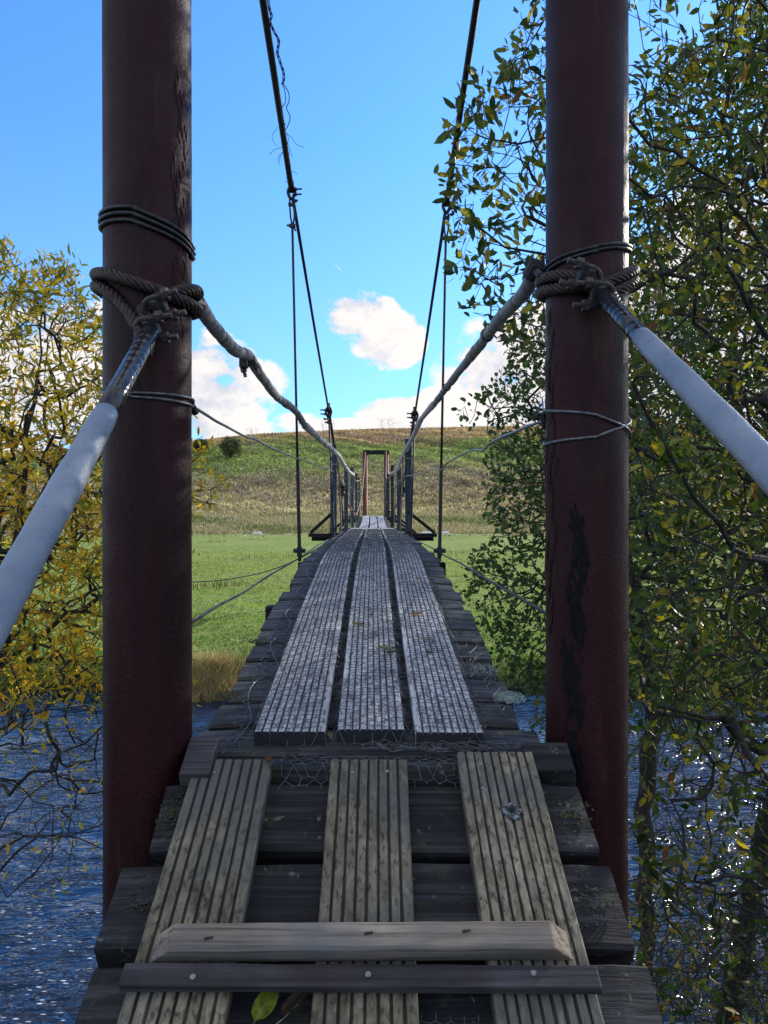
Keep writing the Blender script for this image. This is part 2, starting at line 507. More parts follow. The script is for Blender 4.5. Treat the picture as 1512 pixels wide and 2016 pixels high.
# ------------------------------------------------------------------ blades
def blades(name, pts, hgt, wid, cols, mat, lean=0.35, parent=None, bend=True):
    """pts (n,3) roots -> a mesh of thin bent blades"""
    n = len(pts)
    ang = rng.uniform(0, 2 * math.pi, n); la = rng.uniform(0, 2 * math.pi, n); le = np.abs(rng.normal(0, lean, n)) * hgt
    sx = np.stack([np.cos(ang), np.sin(ang), np.zeros(n)], 1) * (wid / 2)[:, None]
    top = np.stack([np.cos(la) * le, np.sin(la) * le, hgt], 1)
    mid = top * np.array([0.35, 0.35, 0.6])
    V = np.concatenate([(pts - sx)[:, None], (pts + sx)[:, None], (pts + mid + sx * 0.7)[:, None], (pts + mid - sx * 0.7)[:, None],
                        (pts + top)[:, None]], 1).reshape(-1, 3)
    b = np.arange(n)[:, None] * 5
    f = np.concatenate([b + np.array([0, 1, 2]), b + np.array([0, 2, 3]), b + np.array([3, 2, 4])], 0)
    return np_mesh(name, V, f, mat, parent, np.repeat(cols, 5, 0))


def pick(pal, n, var=0.18):
    pal = np.array(pal); c = pal[rng.integers(0, len(pal), n)]
    return c * rng.uniform(1 - var, 1 + var, (n, 1)) * rng.uniform(0.93, 1.07, (n, 3))


# meadow turf
n = 150000
y = 17.4 + (70 - 17.4) * rng.random(n) ** 1.9
x = rng.uniform(-1, 1, n) * (y * 0.62 + 2) - 0.03 * y
ok = y > y_far(x) - 0.25
x, y = x[ok], y[ok]; n = len(x)
p = np.stack([x, y, G_far(x, y) - 0.01], 1)
clump = 0.5 + 0.5 * np.clip(wob(x, y, 1.3, 11), -1, 1)
cc_near = np.stack([0.62 + 0.38 * sstep(22, 45, y), 0.80 + 0.16 * sstep(22, 45, y), 0.75 + 0.25 * sstep(22, 45, y)], 1)  # nearer grass tinted darker, shade put into its colour
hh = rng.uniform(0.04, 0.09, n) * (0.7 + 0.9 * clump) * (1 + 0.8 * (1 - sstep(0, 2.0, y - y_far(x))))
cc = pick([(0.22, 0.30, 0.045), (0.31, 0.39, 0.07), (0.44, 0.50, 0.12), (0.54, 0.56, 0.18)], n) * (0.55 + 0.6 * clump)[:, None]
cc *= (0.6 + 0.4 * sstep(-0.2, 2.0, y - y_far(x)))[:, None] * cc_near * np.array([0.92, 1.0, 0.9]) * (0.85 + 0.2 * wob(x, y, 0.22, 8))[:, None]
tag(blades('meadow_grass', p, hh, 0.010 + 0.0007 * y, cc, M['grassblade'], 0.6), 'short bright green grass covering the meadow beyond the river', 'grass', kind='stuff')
# pale rough grass and rushes along the foot of the slope
n = 70000
y = 108 + 60 * rng.random(n) ** 1.3
x = rng.uniform(-0.66, 0.62, n) * y
m = wob(x, y, 0.12, 3) + rng.normal(0, 0.5, n)
ok = (y > 114 + 2 * wob(x, y * 0, 0.3, 2)) | (rng.random(n) < 0.04)
x, y, m = x[ok], y[ok], m[ok]; n = len(x)
p = np.stack([x, y, G_far(x, y) - 0.03], 1)
cc = np.where((m > 0.5)[:, None], pick([(0.13, 0.16, 0.06), (0.17, 0.19, 0.08)], n), pick([(0.38, 0.32, 0.22), (0.30, 0.26, 0.16), (0.46, 0.40, 0.28)], n))
tag(blades('rough_grass', p, rng.uniform(0.2, 0.65, n), np.full(n, 0.18), cc, M['grassblade'], 0.6), 'straw coloured rough grass and rushes at the foot of the hill', 'grass', kind='stuff')
# tussocks on the slope
n = 110000
y = rng.uniform(160, 332, n); x = rng.uniform(-0.62, 0.60, n) * y
z = G_far(x, y)
p = np.stack([x, y, z - 0.1], 1)
cc = hill_tint(x, y, z) * np.clip(0.95 + 0.35 * wob(x, y, 0.23, 6)[:, None] + rng.normal(0, 0.25, (n, 1)), 0.45, 1.8)
tag(blades('slope_tussocks', p, rng.uniform(0.3, 0.9, n), rng.uniform(0.3, 0.8, n), cc, M['grassblade'], 0.5), 'brown and green tussocky grass over the hillside', 'grass', kind='stuff')

# ------------------------------------------------------------------ trees
LEAFV = np.array([(0, 0, 0), (0.33, 0.85, 0.10), (0.70, 0.80, 0.10), (1.0, 0, -0.06), (0.33, -0.85, 0.10), (0.70, -0.80, 0.10), (0.33, 0, 0), (0.68, 0, 0)])
LEAFF = np.array([(0, 6, 1), (1, 6, 7), (1, 7, 2), (2, 7, 3), (0, 4, 6), (4, 7, 6), (4, 5, 7), (5, 3, 7)])


def leaves(name, pos, dirs, length, width, cols, parent, mat=None, label=None):
    n = len(pos)
    d = dirs / (np.linalg.norm(dirs, axis=1, keepdims=True) + 1e-9)
    r = rng.normal(size=(n, 3)); s = np.cross(d, r); s /= (np.linalg.norm(s, axis=1, keepdims=True) + 1e-9)
    u = np.cross(s, d)
    curl = rng.normal(-0.10, 0.16, (n, 1))
    V = np.zeros((n, 8, 3))
    for k, (a, b, c) in enumerate(LEAFV):
        V[:, k] = pos + d * (a * length)[:, None] + s * (b * 0.5 * width)[:, None] + u * ((c * width)[:, None] + curl * length[:, None] * a * a)
    f = (np.arange(n)[:, None, None] * 8 + LEAFF[None]).reshape(-1, 3)
    return np_mesh(name, V.reshape(-1, 3), f, mat or M['leaf'], parent, np.repeat(cols, 8, 0))


class Tree:
    def __init__(s, rmin=0.0014, power=0.5):
        s.P = np.zeros((60000, 3)); s.D = np.zeros((60000, 3)); s.par = np.full(60000, -1, dtype=int); s.n = 0
        s.rmin = rmin; s.power = power; s.tips = []; s.w = np.zeros(60000)

    def node(s, p, par):
        i = s.n; s.P[i] = p; s.par[i] = par
        d = (s.P[i] - s.P[par]) if par >= 0 else np.array([0, 0, 1.0])
        L = np.linalg.norm(d); s.D[i] = d / L if L > 1e-9 else s.D[par]
        s.n += 1; return i

    def limb(s, pts, start=-1, step=0.12, jit=0.012):
        pts = [np.array(p) for p in pts]; cur = start
        if cur < 0: cur = s.node(pts[0], -1)
        for a, b in zip(pts[:-1], pts[1:]):
            k = max(1, int(np.linalg.norm(b - a) / step))
            for i in range(1, k + 1):
                cur = s.node(a + (b - a) * i / k + rng.normal(0, jit, 3), cur); s.w[cur] = 3
        return cur

    def nearest(s, p):
        return int(np.argmin(np.sum((s.P[:s.n] - p) ** 2, 1)))

    def grow(s, pts, order_from, step=0.07, wander=0.06, up=0.15):
        d = np.linalg.norm(pts - order_from, axis=1) + rng.normal(0, 0.05, len(pts))
        for i in np.argsort(d):
            a = pts[i]
            dd = s.P[:s.n] - a
            dist = np.sqrt(np.sum(dd * dd, 1))
            j = int(np.argmin(dist + 0.10 * np.maximum(0, s.P[:s.n, 2] - a[2])))
            p0 = s.P[j]; L = np.linalg.norm(a - p0)
            if L < 0.03: continue
            c = p0 + s.D[j] * L * 0.45 + rng.normal(0, wander * L, 3) + np.array([0, 0, -up * L * 0.4])
            k = max(1, int(L / step)); cur = j
            for q in range(1, k + 1):
                t = q / k
                p = (1 - t) ** 2 * p0 + 2 * t * (1 - t) * c + t * t * a + rng.normal(0, 0.05 * step, 3) * (q < k)
                cur = s.node(p, cur)
            s.tips.append(cur)

    def finish(s, nm, parent, mat, nmax=7):
        n = s.n; cnt = np.zeros(n); kids = np.zeros(n, dtype=int)
        for i in range(n): 
            if s.par[i] >= 0: kids[s.par[i]] += 1
        cnt[kids == 0] = 1
        for i in range(n - 1, 0, -1):
            if s.par[i] >= 0: cnt[s.par[i]] += cnt[i]
        s.cnt = cnt; rad = s.rmin * cnt ** s.power; s.rad = rad
        big = np.full(n, -1, dtype=int)
        for i in range(n):
            p = s.par[i]
            if p >= 0 and (big[p] < 0 or cnt[i] > cnt[big[p]]): big[p] = i
        V = []; Fc = []
        ringof = {}
        X = np.zeros((n, 3))

        def ring(i, r, d, x, k):
            y = np.cross(d, x); b = len(V)
            for q in range(k):
                a = 2 * math.pi * q / k
                V.append(s.P[i] + (x * math.cos(a) + y * math.sin(a)) * r)
            return b
        for i in range(n):
            p = s.par[i]
            if p < 0:
                X[i] = (1, 0, 0); continue
            d = s.D[i]; x = X[p] - d * X[p].dot(d); L = np.linalg.norm(x)
            if L < 1e-4:
                x = np.cross(d, (0.3, 0.5, 0.8)); L = np.linalg.norm(x)
            x /= L; X[i] = x
            r = rad[i]; k = 3 if r < 0.003 else (5 if r < 0.012 else 8)
            main = big[p] == i
            key = (p, k)
            if main and key in ringof: b0 = ringof[key]
            else: b0 = ring(p, rad[p] if main else min(rad[p], r * 1.15), d, x, k)
            b1 = ring(i, r, d, x, k); ringof[(i, k)] = b1
            for q in range(k):
                q2 = (q + 1) % k
                Fc.append((b0 + q, b0 + q2, b1 + q2)); Fc.append((b0 + q, b1 + q2, b1 + q))
        return np_mesh(nm, np.array(V), np.array(Fc), mat, parent, None, smooth=True)

    def leafpos(s, maxcnt=2, prob=0.8, spread=0.5, per=1):
        idx = np.where((s.cnt <= maxcnt) & (np.arange(s.n) > 0))[0]
        idx = np.repeat(idx, per)
        idx = idx[rng.random(len(idx)) < prob]
        pos = s.P[idx] + rng.normal(0, 0.004, (len(idx), 3))
        d = s.D[idx] * 0.6 + rng.normal(0, spread, (len(idx), 3))
        return pos, d


def sample(n, fn, xr, yr, dr):
    """points in a wedge volume; fn(px, py, d) keeps a share of them"""
    out = []
    while len(out) < n:
        px = rng.uniform(*xr); py = rng.uniform(*yr); d = rng.uniform(*dr)
        if rng.random() < fn(px, py, d): out.append(at(px, py, d))
    return np.array([tuple(v) for v in out])


def leafcols(n, pal, weights, var=0.2):
    pal = np.array(pal); w = np.array(weights, float); w /= w.sum()
    c = pal[rng.choice(len(pal), n, p=w)]
    return c * rng.uniform(1 - var, 1 + var, (n, 1))


GREEN = [(0.028, 0.055, 0.014), (0.05, 0.085, 0.018), (0.10, 0.125, 0.027), (0.30, 0.26, 0.04), (0.36, 0.27, 0.03), (0.16, 0.07, 0.03)]

# --- near sallow on the right
def fn_a(px, py, d):
    xl = np.interp(py, [-300, -60, 60, 130, 180, 240, 340, 450, 560, 620, 700, 800, 1000, 1300, 1700, 2000],
                   [1250, 1060, 1010, 985, 905, 890, 872, 893, 885, 930, 1010, 1090, 1130, 1240, 1250, 1260])
    if px < xl: return 0
    edge = min(1.0, (px - xl) / 160.0)
    f = 0.7 + 0.3 * edge
    if px < 1085: f = min(1.0, f * 1.6)
    elif px > 1240: f *= 0.75
    if 1080 < px < 1235: f *= 0.3
    if py > 1350: f *= 0.8
    if px > 1240 and py < 90 and px < 1400: f *= 0.4
    return f


T = thing('sallow_tree', Vector(at(1420, 2100, 3.4)), 'nearest leafy sallow tree overhanging the right pole, broad green and yellow leaves', 'tree')
tr = Tree(0.0012, 0.5)
end = tr.limb([at(1420, 2150, 3.4), at(1440, 1950, 3.35), at(1495, 1720, 3.2), at(1580, 1350, 3.0), at(1610, 950, 2.9), at(1590, 450, 2.8), at(1540, -50, 2.8), at(1500, -450, 2.9)], step=0.1)
for st, pts in (((1600, 1230, 3.0), [(1500, 1120, 2.8), (1440, 1075, 2.7), (1375, 990, 2.6), (1310, 880, 2.55), (1240, 760, 2.5)]),
                ((1600, 560, 2.85), [(1512, 400, 2.6), (1400, 370, 2.5), (1280, 375, 2.4), (1100, 280, 2.35), (960, 270, 2.3)]),
                ((1600, 700, 2.85), [(1450, 400, 2.6), (1330, 300, 2.5), (1240, 230, 2.4), (1100, 180, 2.4)]),
                ((1600, 850, 2.9), [(1400, 480, 2.6), (1300, 560, 2.5), (1140, 520, 2.45), (1000, 470, 2.4), (900, 420, 2.35)]),
                ((1550, 1500, 3.1), [(1500, 1480, 2.9), (1420, 1420, 2.7), (1300, 1380, 2.6)]),
                ((1500, 1700, 3.2), [(1440, 1720, 3.0), (1360, 1760, 2.9), (1290, 1700, 2.8)])):
    j = tr.nearest(np.array(at(*st)))
    tr.limb([tr.P[j]] + [at(*q) for q in pts], start=j, step=0.09)
pts = sample(2900, fn_a, (860, 1640), (-250, 2000), (2.15, 3.5))
pts = np.concatenate([pts, sample(800, lambda px, py, d: 1.0 if px > 1245 else (0.15 if px > 1090 and py < 1450 else 0), (1080, 1560), (1150, 2010), (2.2, 3.6))])
tr.grow(pts, np.array(at(1600, 900, 3.0)), 0.055, 0.09)
tr.finish('branches', T, M['bark'])
pos, d = tr.leafpos(2, 0.85, 0.6, 3)
pyy = 1008 - (pos[:, 2] - H) / pos[:, 1] * F
keep = rng.random(len(pos)) < np.interp(pyy, [1150, 1350, 2000], [1.0, 0.62, 0.5]); pos, d = pos[keep], d[keep]
nl = len(pos); pos += rng.normal(0, 0.012, pos.shape)
d[:, 2] += rng.normal(0.1, 0.3, nl)
L = np.clip(rng.normal(0.044, 0.013, nl), 0.016, 0.075)
leaves('foliage', pos, d, L, L * rng.uniform(0.36, 0.5, nl), leafcols(nl, GREEN, [5, 5, 5, 2.2, 1.1, 0.6], 0.35), T)
print('sallow', tr.n, nl)

# --- round leaved alder at the water's edge behind the right pole
def fn_b(px, py, d):
    xl = np.interp(py, [600, 700, 790, 850, 900, 1000, 1060, 1100, 1150, 1220, 1300, 1400, 1500],
                   [1050, 995, 945, 970, 968, 958, 965, 925, 905, 940, 985, 1020, 1050])
    if px < xl: return 0
    f = 0.7 + 0.3 * min(1, (px - xl) / 80)
    if px > 1090: f *= 0.45
    if py < 620: f *= 0.5
    if py > 1380: f *= 0.25
    return f


T = thing('alder_bush', at(1300, 1900, 5.6), 'round leaved dark green alder bush behind the right pole at the water edge', 'bush')
tr = Tree(0.0022, 0.5)
tr.limb([at(1262, 2140, 5.8), at(1275, 1800, 5.8), at(1270, 1600, 5.8), at(1285, 1400, 5.7), at(1250, 1150, 5.6), at(1200, 900, 5.6), at(1170, 650, 5.6)], step=0.15)
for st, pts in (((1285, 1400, 5.7), [(1180, 1330, 5.4), (1090, 1300, 5.2), (1030, 1260, 5.1)]), ((1250, 1150, 5.6), [(1150, 1080, 5.3), (1060, 1060, 5.2), (990, 1080, 5.1)]),
                ((1200, 900, 5.6), [(1100, 850, 5.3), (1010, 800, 5.2), (930, 800, 5.1)])):
    j = tr.nearest(np.array(at(*st))); tr.limb([tr.P[j]] + [at(*q) for q in pts], start=j, step=0.15, jit=0.02)
pts = sample(2300, fn_b, (900, 1400), (560, 1500), (4.7, 6.3))
pts = np.concatenate([pts, np.array([tuple(at(*q)) for q in ((905, 812, 5.0), (915, 800, 5.0), (925, 835, 5.05), (935, 815, 5.1))])])
tr.grow(pts, np.array(at(1250, 1150, 5.6)), 0.09, 0.09)
tr.finish('branches', T, M['bark'])
pos, d = tr.leafpos(2, 0.95, 0.6, 5)
nl = len(pos); pos += rng.normal(0, 0.025, pos.shape)
L = rng.uniform(0.026, 0.056, nl)
leaves('foliage', pos, d, L, L * rng.uniform(0.55, 0.8, nl), leafcols(nl, [(0.04, 0.09, 0.028), (0.07, 0.13, 0.04), (0.12, 0.19, 0.06), (0.26, 0.20, 0.04)], [5, 5, 4, 0.5]), T)
print('alder', tr.n, nl)

# --- taller willow further along the right bank
def fn_c(px, py, d):
    xl = np.interp(py, [-700, 60, 120, 300, 500, 900, 1300, 1500], [1500, 1420, 1300, 1235, 1215, 1200, 1240, 1330])
    if px < xl: return 0
    return (0.5 + 0.5 * min(1, (px - xl) / 120)) * (0.3 if py > 1330 else 1)


T = thing('willow_tree', Vector((5.2, 8.6, 0.3)), 'tall fine leaved willow filling the sky behind the right pole further along the bank', 'tree')
tr = Tree(0.0035, 0.5)
tr.limb([(5.2, 8.6, 0.0), (5.1, 8.5, 1.5), (4.9, 8.3, 3.2), (4.7, 8.2, 5.0), (4.6, 8.2, 7.0), (4.7, 8.3, 9.2)], step=0.2, jit=0.03)
for z0, e in ((1.6, (3.0, 7.6, 3.0)), (2.4, (2.9, 8.4, 4.6)), (3.4, (3.0, 7.6, 6.2)), (4.6, (3.0, 8.2, 7.8)), (2.0, (7.4, 9.6, 4.0)), (3.6, (7.2, 8.0, 6.0)), (5.0, (6.4, 9.6, 8.4)), (3.0, (5.6, 11.5, 5.5)), (2.6, (4.6, 10.8, 4.2))):
    j = tr.nearest(np.array((5.0, 8.4, z0))); a = tr.P[j]; e = np.array(e); mid = (a + e) / 2 + np.array([0, 0, 0.3])
    tr.limb([a, mid, e], start=j, step=0.2, jit=0.03)
pts = sample(2500, fn_c, (1180, 1620), (-500, 1480), (6.8, 10.0))
# unseen part of the crown beyond the frame, added to shade the deck
ex = []
while len(ex) < 1500:
    q = rng.uniform((3.0, 3.6, 2.6), (10.0, 12.6, 9.6))
    if ((q[0] - 6.5) / 3.3) ** 2 + ((q[1] - 8.0) / 4.5) ** 2 + ((q[2] - 6.0) / 3.8) ** 2 < 1 and q[0] / q[1] > 0.40: ex.append(q)
pts = np.concatenate([pts, np.array(ex)])
tr.grow(pts, np.array((4.9, 8.4, 4.0)), 0.14, 0.09)
tr.finish('branches', T, M['bark'])
pos, d = tr.leafpos(3, 1.0, 0.7, 12)
nl = len(pos); pos += rng.normal(0, 0.075, pos.shape)
L = rng.uniform(0.07, 0.13, nl)
leaves('foliage', pos, d, L, L * rng.uniform(0.3, 0.42, nl), leafcols(nl, GREEN, [4, 5, 5, 2.2, 1.2, 0.3]), T)
print('willow', tr.n, nl)

# --- yellowing willow on the left
def fn_l(px, py, d):
    top = np.interp(px, [-400, -100, 0, 60, 90, 140, 170, 210, 280, 360, 400, 440], [330, 400, 470, 520, 500, 520, 600, 620, 700, 800, 880, 940])
    if py < top: return 0
    if px > 375: return 0.12 if 880 < py < 1010 else 0
    if py > 1400: return 0.34
    f = 0.6 + 0.4 * min(1, (py - top) / 120)
    if px > 215: f *= 0.45
    if 640 < py < 830: f *= 0.75
    return f


T = thing('yellow_willow', at(-150, 2250, 4.3), 'yellowing narrow leaved willow left of the left pole over the river', 'tree')
tr = Tree(0.0017, 0.5)
tr.limb([at(-150, 2250, 4.3), at(-110, 1800, 4.2), at(-40, 1450, 4.1), at(25, 1130, 4.0), at(50, 900, 4.0), at(75, 700, 4.0), at(90, 560, 4.0)], step=0.12)
for st, pts in (((-40, 1450, 4.1), [(60, 1400, 3.9), (170, 1390, 3.8), (260, 1340, 3.8)]), ((-110, 1700, 4.2), [(0, 1640, 4.0), (60, 1570, 3.8), (150, 1500, 3.7), (240, 1420, 3.7)]),
                ((-110, 1800, 4.2), [(0, 1700, 4.0), (80, 1660, 3.9), (200, 1630, 3.8)]), ((-60, 1550, 4.1), [(20, 1560, 3.9), (100, 1500, 3.8), (200, 1440, 3.7), (260, 1380, 3.7)]), ((-90, 1700, 4.1), [(20, 1760, 3.9), (60, 1720, 3.8), (180, 1560, 3.7)]), ((-100, 1750, 4.1), [(10, 1660, 3.8), (120, 1640, 3.7), (210, 1665, 3.6)]), ((25, 1130, 4.0), [(110, 1050, 3.9), (170, 900, 3.9), (230, 760, 3.9)]),
                ((-20, 1300, 4.0), [(90, 1240, 3.8), (200, 1180, 3.7), (300, 1100, 3.7), (380, 985, 3.7)]), ((-40, 1450, 4.1), [(-30, 1200, 4.4), (-60, 900, 4.5), (-60, 600, 4.5)])):
    j = tr.nearest(np.array(at(*st))); tr.limb([tr.P[j]] + [at(*q) for q in pts], start=j, step=0.11, jit=0.015)
pts = sample(3400, fn_l, (-160, 440), (340, 1750), (3.3, 4.9))
pts = np.concatenate([pts, np.array([tuple(at(*q)) for q in ((425, 955, 3.7), (405, 870, 3.75), (392, 900, 3.75), (415, 965, 3.7))])])
tr.grow(pts, np.array(at(0, 1200, 4.1)), 0.07, 0.09)
tr.finish('branches', T, M['bark'])
pos, d = tr.leafpos(3, 1.0, 0.7, 9)
pyy = 1008 - (pos[:, 2] - H) / pos[:, 1] * F
keep = (rng.random(len(pos)) < np.interp(pyy, [400, 1280, 1420, 1600], [0.95, 0.85, 0.2, 0.05]))
pos, d, pyy = pos[keep], d[keep], pyy[keep]
nl = len(pos); pos += rng.normal(0, 0.022, pos.shape)
d[:, 2] += 0.15
L = rng.uniform(0.028, 0.062, nl)
yel = leafcols(nl, [(0.46, 0.30, 0.035), (0.58, 0.40, 0.05), (0.30, 0.27, 0.045), (0.16, 0.17, 0.035), (0.36, 0.18, 0.035)], [4, 3, 4, 4, 1])
grn = leafcols(nl, [(0.12, 0.14, 0.035), (0.20, 0.19, 0.04), (0.38, 0.29, 0.045), (0.07, 0.09, 0.025)], [4, 3, 3, 2])
w = (rng.random(nl) < np.interp(pyy, [450, 850, 1100], [0.45, 0.75, 0.95]))[:, None]
leaves('foliage', pos, d, L, L * rng.uniform(0.24, 0.34, nl), np.where(w, yel, grn) * np.array([1.3, 1.2, 1.0]), T, M['leafgold'])
print('yellow willow', tr.n, nl)


# --- hill trees
def small_tree(name, px, py, dist, w, h, label, cat, bare=False, mat=None, seed=0):
    for dq in np.arange(170, 328, 1.0):
        q_ = at(px, py, dq)
        if G(q_.x, q_.y) >= q_.z: break
    w *= dq / dist; h *= dq / dist
    base = at(px, py, dq); base.z = G(base.x, base.y) - 0.1
    T = thing(name, base, label, cat, None)
    t = Tree(0.022 if bare else 0.05, 0.5)
    b = np.array(base)
    if bare:
        for k in range(4):
            o = rng.uniform(-w * 0.3, w * 0.3)
            t.limb([b + (o * 0.4, 0, 0), b + (o, 0, h * 0.5), b + (o * 1.3, 0, h * 0.9)], step=0.5, jit=0.05)
        pts = b + rng.uniform((-w / 2, -w / 2, h * 0.35), (w / 2, w / 2, h), (110, 3))
        t.grow(pts, b, 0.5, 0.1, up=-0.3); t.finish('branches', T, mat or M['barkpale'])
    else:
        t.limb([b, b + (0, 0, h * 0.3), b + (0.2, 0, h * 0.6)], step=0.5, jit=0.05)
        q = rng.normal(size=(260, 3)); q /= np.linalg.norm(q, axis=1, keepdims=True)
        q *= rng.uniform(0.55, 1, (260, 1)) * (1 + 0.12 * np.sin(q[:, :1] * 5 + q[:, 2:] * 4))
        pts = b + np.array([0, 0, h * 0.52]) + q * np.array([w / 2, w / 2, h * 0.47])
        t.grow(pts, b, 0.6, 0.1); t.finish('branches', T, M['bark'])
        pos, d = t.leafpos(2, 1, 0.8, 22)
        pos += rng.normal(0, 0.35, pos.shape); n = len(pos)
        L = rng.uniform(0.25, 0.5, n)
        leaves('foliage', pos, d, L, L * 0.6, leafcols(n, [(0.05, 0.075, 0.035), (0.08, 0.11, 0.05), (0.13, 0.14, 0.07)], [3, 3, 1]), T)


small_tree('hill_shrub', 454, 903, 268, 8.0, 7.6, 'dark round thorn shrub alone on the green slope of the hill', 'shrub')
small_tree('hill_shrub', 396, 889, 285, 5.5, 4.2, 'low brown shrub near the crest left of the round shrub', 'shrub')
small_tree('bare_birch', 497, 884, 290, 5.0, 8.6, 'bare pale birch beside the round shrub near the crest', 'tree', True)
small_tree('bare_birch', 645, 866, 300, 6.0, 7.8, 'bare thin tree on the crest above the left handrail posts', 'tree', True)
small_tree('bare_birch', 762, 866, 300, 7.0, 9.0, 'bare spreading tree on the crest straight above the far portal', 'tree', True)


# ------------------------------------------------------------------ steel portals
def portal(cx1, y1, cx2, y2, zb1, zb2, ztop, r, near=True):
    pass


LP = (-0.465, 1.50); RP = (0.425, 1.60); PR = 0.084; TOPZ = H + 2.5


def pipe(name, c, z0, z1, r, mat, parent, n=64, rings=40, bump=0.0015):
    mb = MB(); path = [(c[0], c[1], z0 + (z1 - z0) * i / rings) for i in range(rings + 1)]
    mb.tube(path, r, n)
    return mb.build(name, mat, parent, smooth=False if n < 20 else True)


def ring_path(c, rad, h_front, h_right, h_back, h_left, n=48, a0=0.0, turns=1.0, dz=0.0):
    out = []
    for i in range(n + 1):
        a = a0 + 2 * math.pi * turns * i / n
        f = max(math.cos(a), 0) * h_front + max(-math.cos(a), 0) * h_back + max(math.sin(a), 0) * h_right + max(-math.sin(a), 0) * h_left
        s = abs(math.cos(a)) + abs(math.sin(a))
        out.append(Vector((c[0] + rad * math.sin(a), c[1] - rad * math.cos(a), H + f / s + dz * i / n)))
    return out


def spline(pts, per=8):
    P = [Vector(p) for p in pts]; out = []
    for i in range(len(P) - 1):
        p0 = P[max(i - 1, 0)]; p1 = P[i]; p2 = P[i + 1]; p3 = P[min(i + 2, len(P) - 1)]
        for k in range(per):
            t = k / per
            out.append(0.5 * ((2 * p1) + (p2 - p0) * t + (2 * p0 - 5 * p1 + 4 * p2 - p3) * t * t + (3 * p1 - p0 - 3 * p2 + p3) * t ** 3))
    out.append(P[-1]); return out


def twisted(mb, path, R0, strands=6, pitch=0.09, n=6):
    """a laid wire rope: strands winding round the path"""
    path = [Vector(p) for p in path]
    # resample
    cum = [0]
    for a, b in zip(path[:-1], path[1:]): cum.append(cum[-1] + (b - a).length)
    m = max(8, int(cum[-1] / 0.006))
    S = np.linspace(0, cum[-1], m); A = np.array([tuple(p) for p in path])
    Q = np.stack([np.interp(S, cum, A[:, i]) for i in range(3)], 1)
    T_ = np.gradient(Q, axis=0); T_ /= np.linalg.norm(T_, axis=1, keepdims=True)
    x = np.cross(T_[0], (0.1, 0.2, 1.0)); x /= np.linalg.norm(x)
    rs = R0 * 0.36
    chains = [[] for _ in range(strands)]
    for i in range(m):
        x = x - T_[i] * x.dot(T_[i]); x /= np.linalg.norm(x); y = np.cross(T_[i], x)
        for k in range(strands):
            a = 2 * math.pi * (k / strands + S[i] / pitch)
            chains[k].append(Q[i] + (x * math.cos(a) + y * math.sin(a)) * (R0 - rs))
    for c in chains: mb.tube([tuple(p) for p in c], rs, n)


def clampset(parent, p, d, bolt, s=1.0, name='cable_clamp'):
    """U-bolt clamp: saddle, two rods with nuts. d = cable direction, bolt = where the rods stick out"""
    p = Vector(p); d = Vector(d).normalized(); b = Vector(bolt); b = (b - d * b.dot(d)).normalized(); c = d.cross(b)
    mb = MB()
    mb.frame_box(p + b * 0.014 * s, d, b, c, 0.010 * s, 0.007 * s, 0.024 * s)
    mb.frame_box(p + b * 0.004 * s, d, b, c, 0.012 * s, 0.008 * s, 0.017 * s)
    sad = mb.build(name, M['clamp'], parent, bevel=0.003 * s)
    mb = MB()
    path = [p + b * 0.048 * s + c * 0.019 * s, p + c * 0.019 * s]
    for k in range(1, 8):
        a = math.pi * k / 8
        path.append(p + c * 0.019 * s * math.cos(a) - b * 0.019 * s * math.sin(a))
    path += [p - c * 0.019 * s, p + b * 0.048 * s - c * 0.019 * s]
    mb.tube(path, 0.0052 * s, 8)
    mb.build('u_bolt', M['bolt'], sad)
    for sg in (-1, 1):
        mb = MB(); q = p + b * 0.021 * s + c * 0.019 * s * sg
        mb.tube([q, q + b * 0.011 * s], 0.0105 * s, 6)
        mb.build('nut', M['bolt'], sad)
    return sad


def pole_thing(c, label, ztop):
    z0 = G(c[0], c[1]) - 0.3
    T = thing('steel_pole', Vector((c[0], c[1], z0)), label, 'pole')
    mb = MB(); N = 96; rows = 150
    vs = []; 
    for i in range(rows + 1):
        z = z0 + (ztop - z0) * i / rows
        for k in range(N):
            a = 2 * math.pi * k / N
            r = PR + 0.0009 * math.sin(a * 3 + z * 4) * math.sin(z * 2.1) + random.uniform(-0.00015, 0.00015)
            vs.append((c[0] + r * math.sin(a), c[1] - r * math.cos(a), z))
    fs = [(i * N + k, i * N + (k + 1) % N, (i + 1) * N + (k + 1) % N, (i + 1) * N + k) for i in range(rows) for k in range(N)]
    fs.append(tuple(range(rows * N, rows * N + N)))
    mb.add(vs, fs); mb.build('pipe', M['pipe'], T, smooth=True)
    return T


TL = pole_thing(LP, 'left dark maroon steel pipe pole of the near bridge portal', TOPZ)
TR = pole_thing(RP, 'right dark maroon steel pipe pole of the near bridge portal, with a black rust scab', TOPZ)


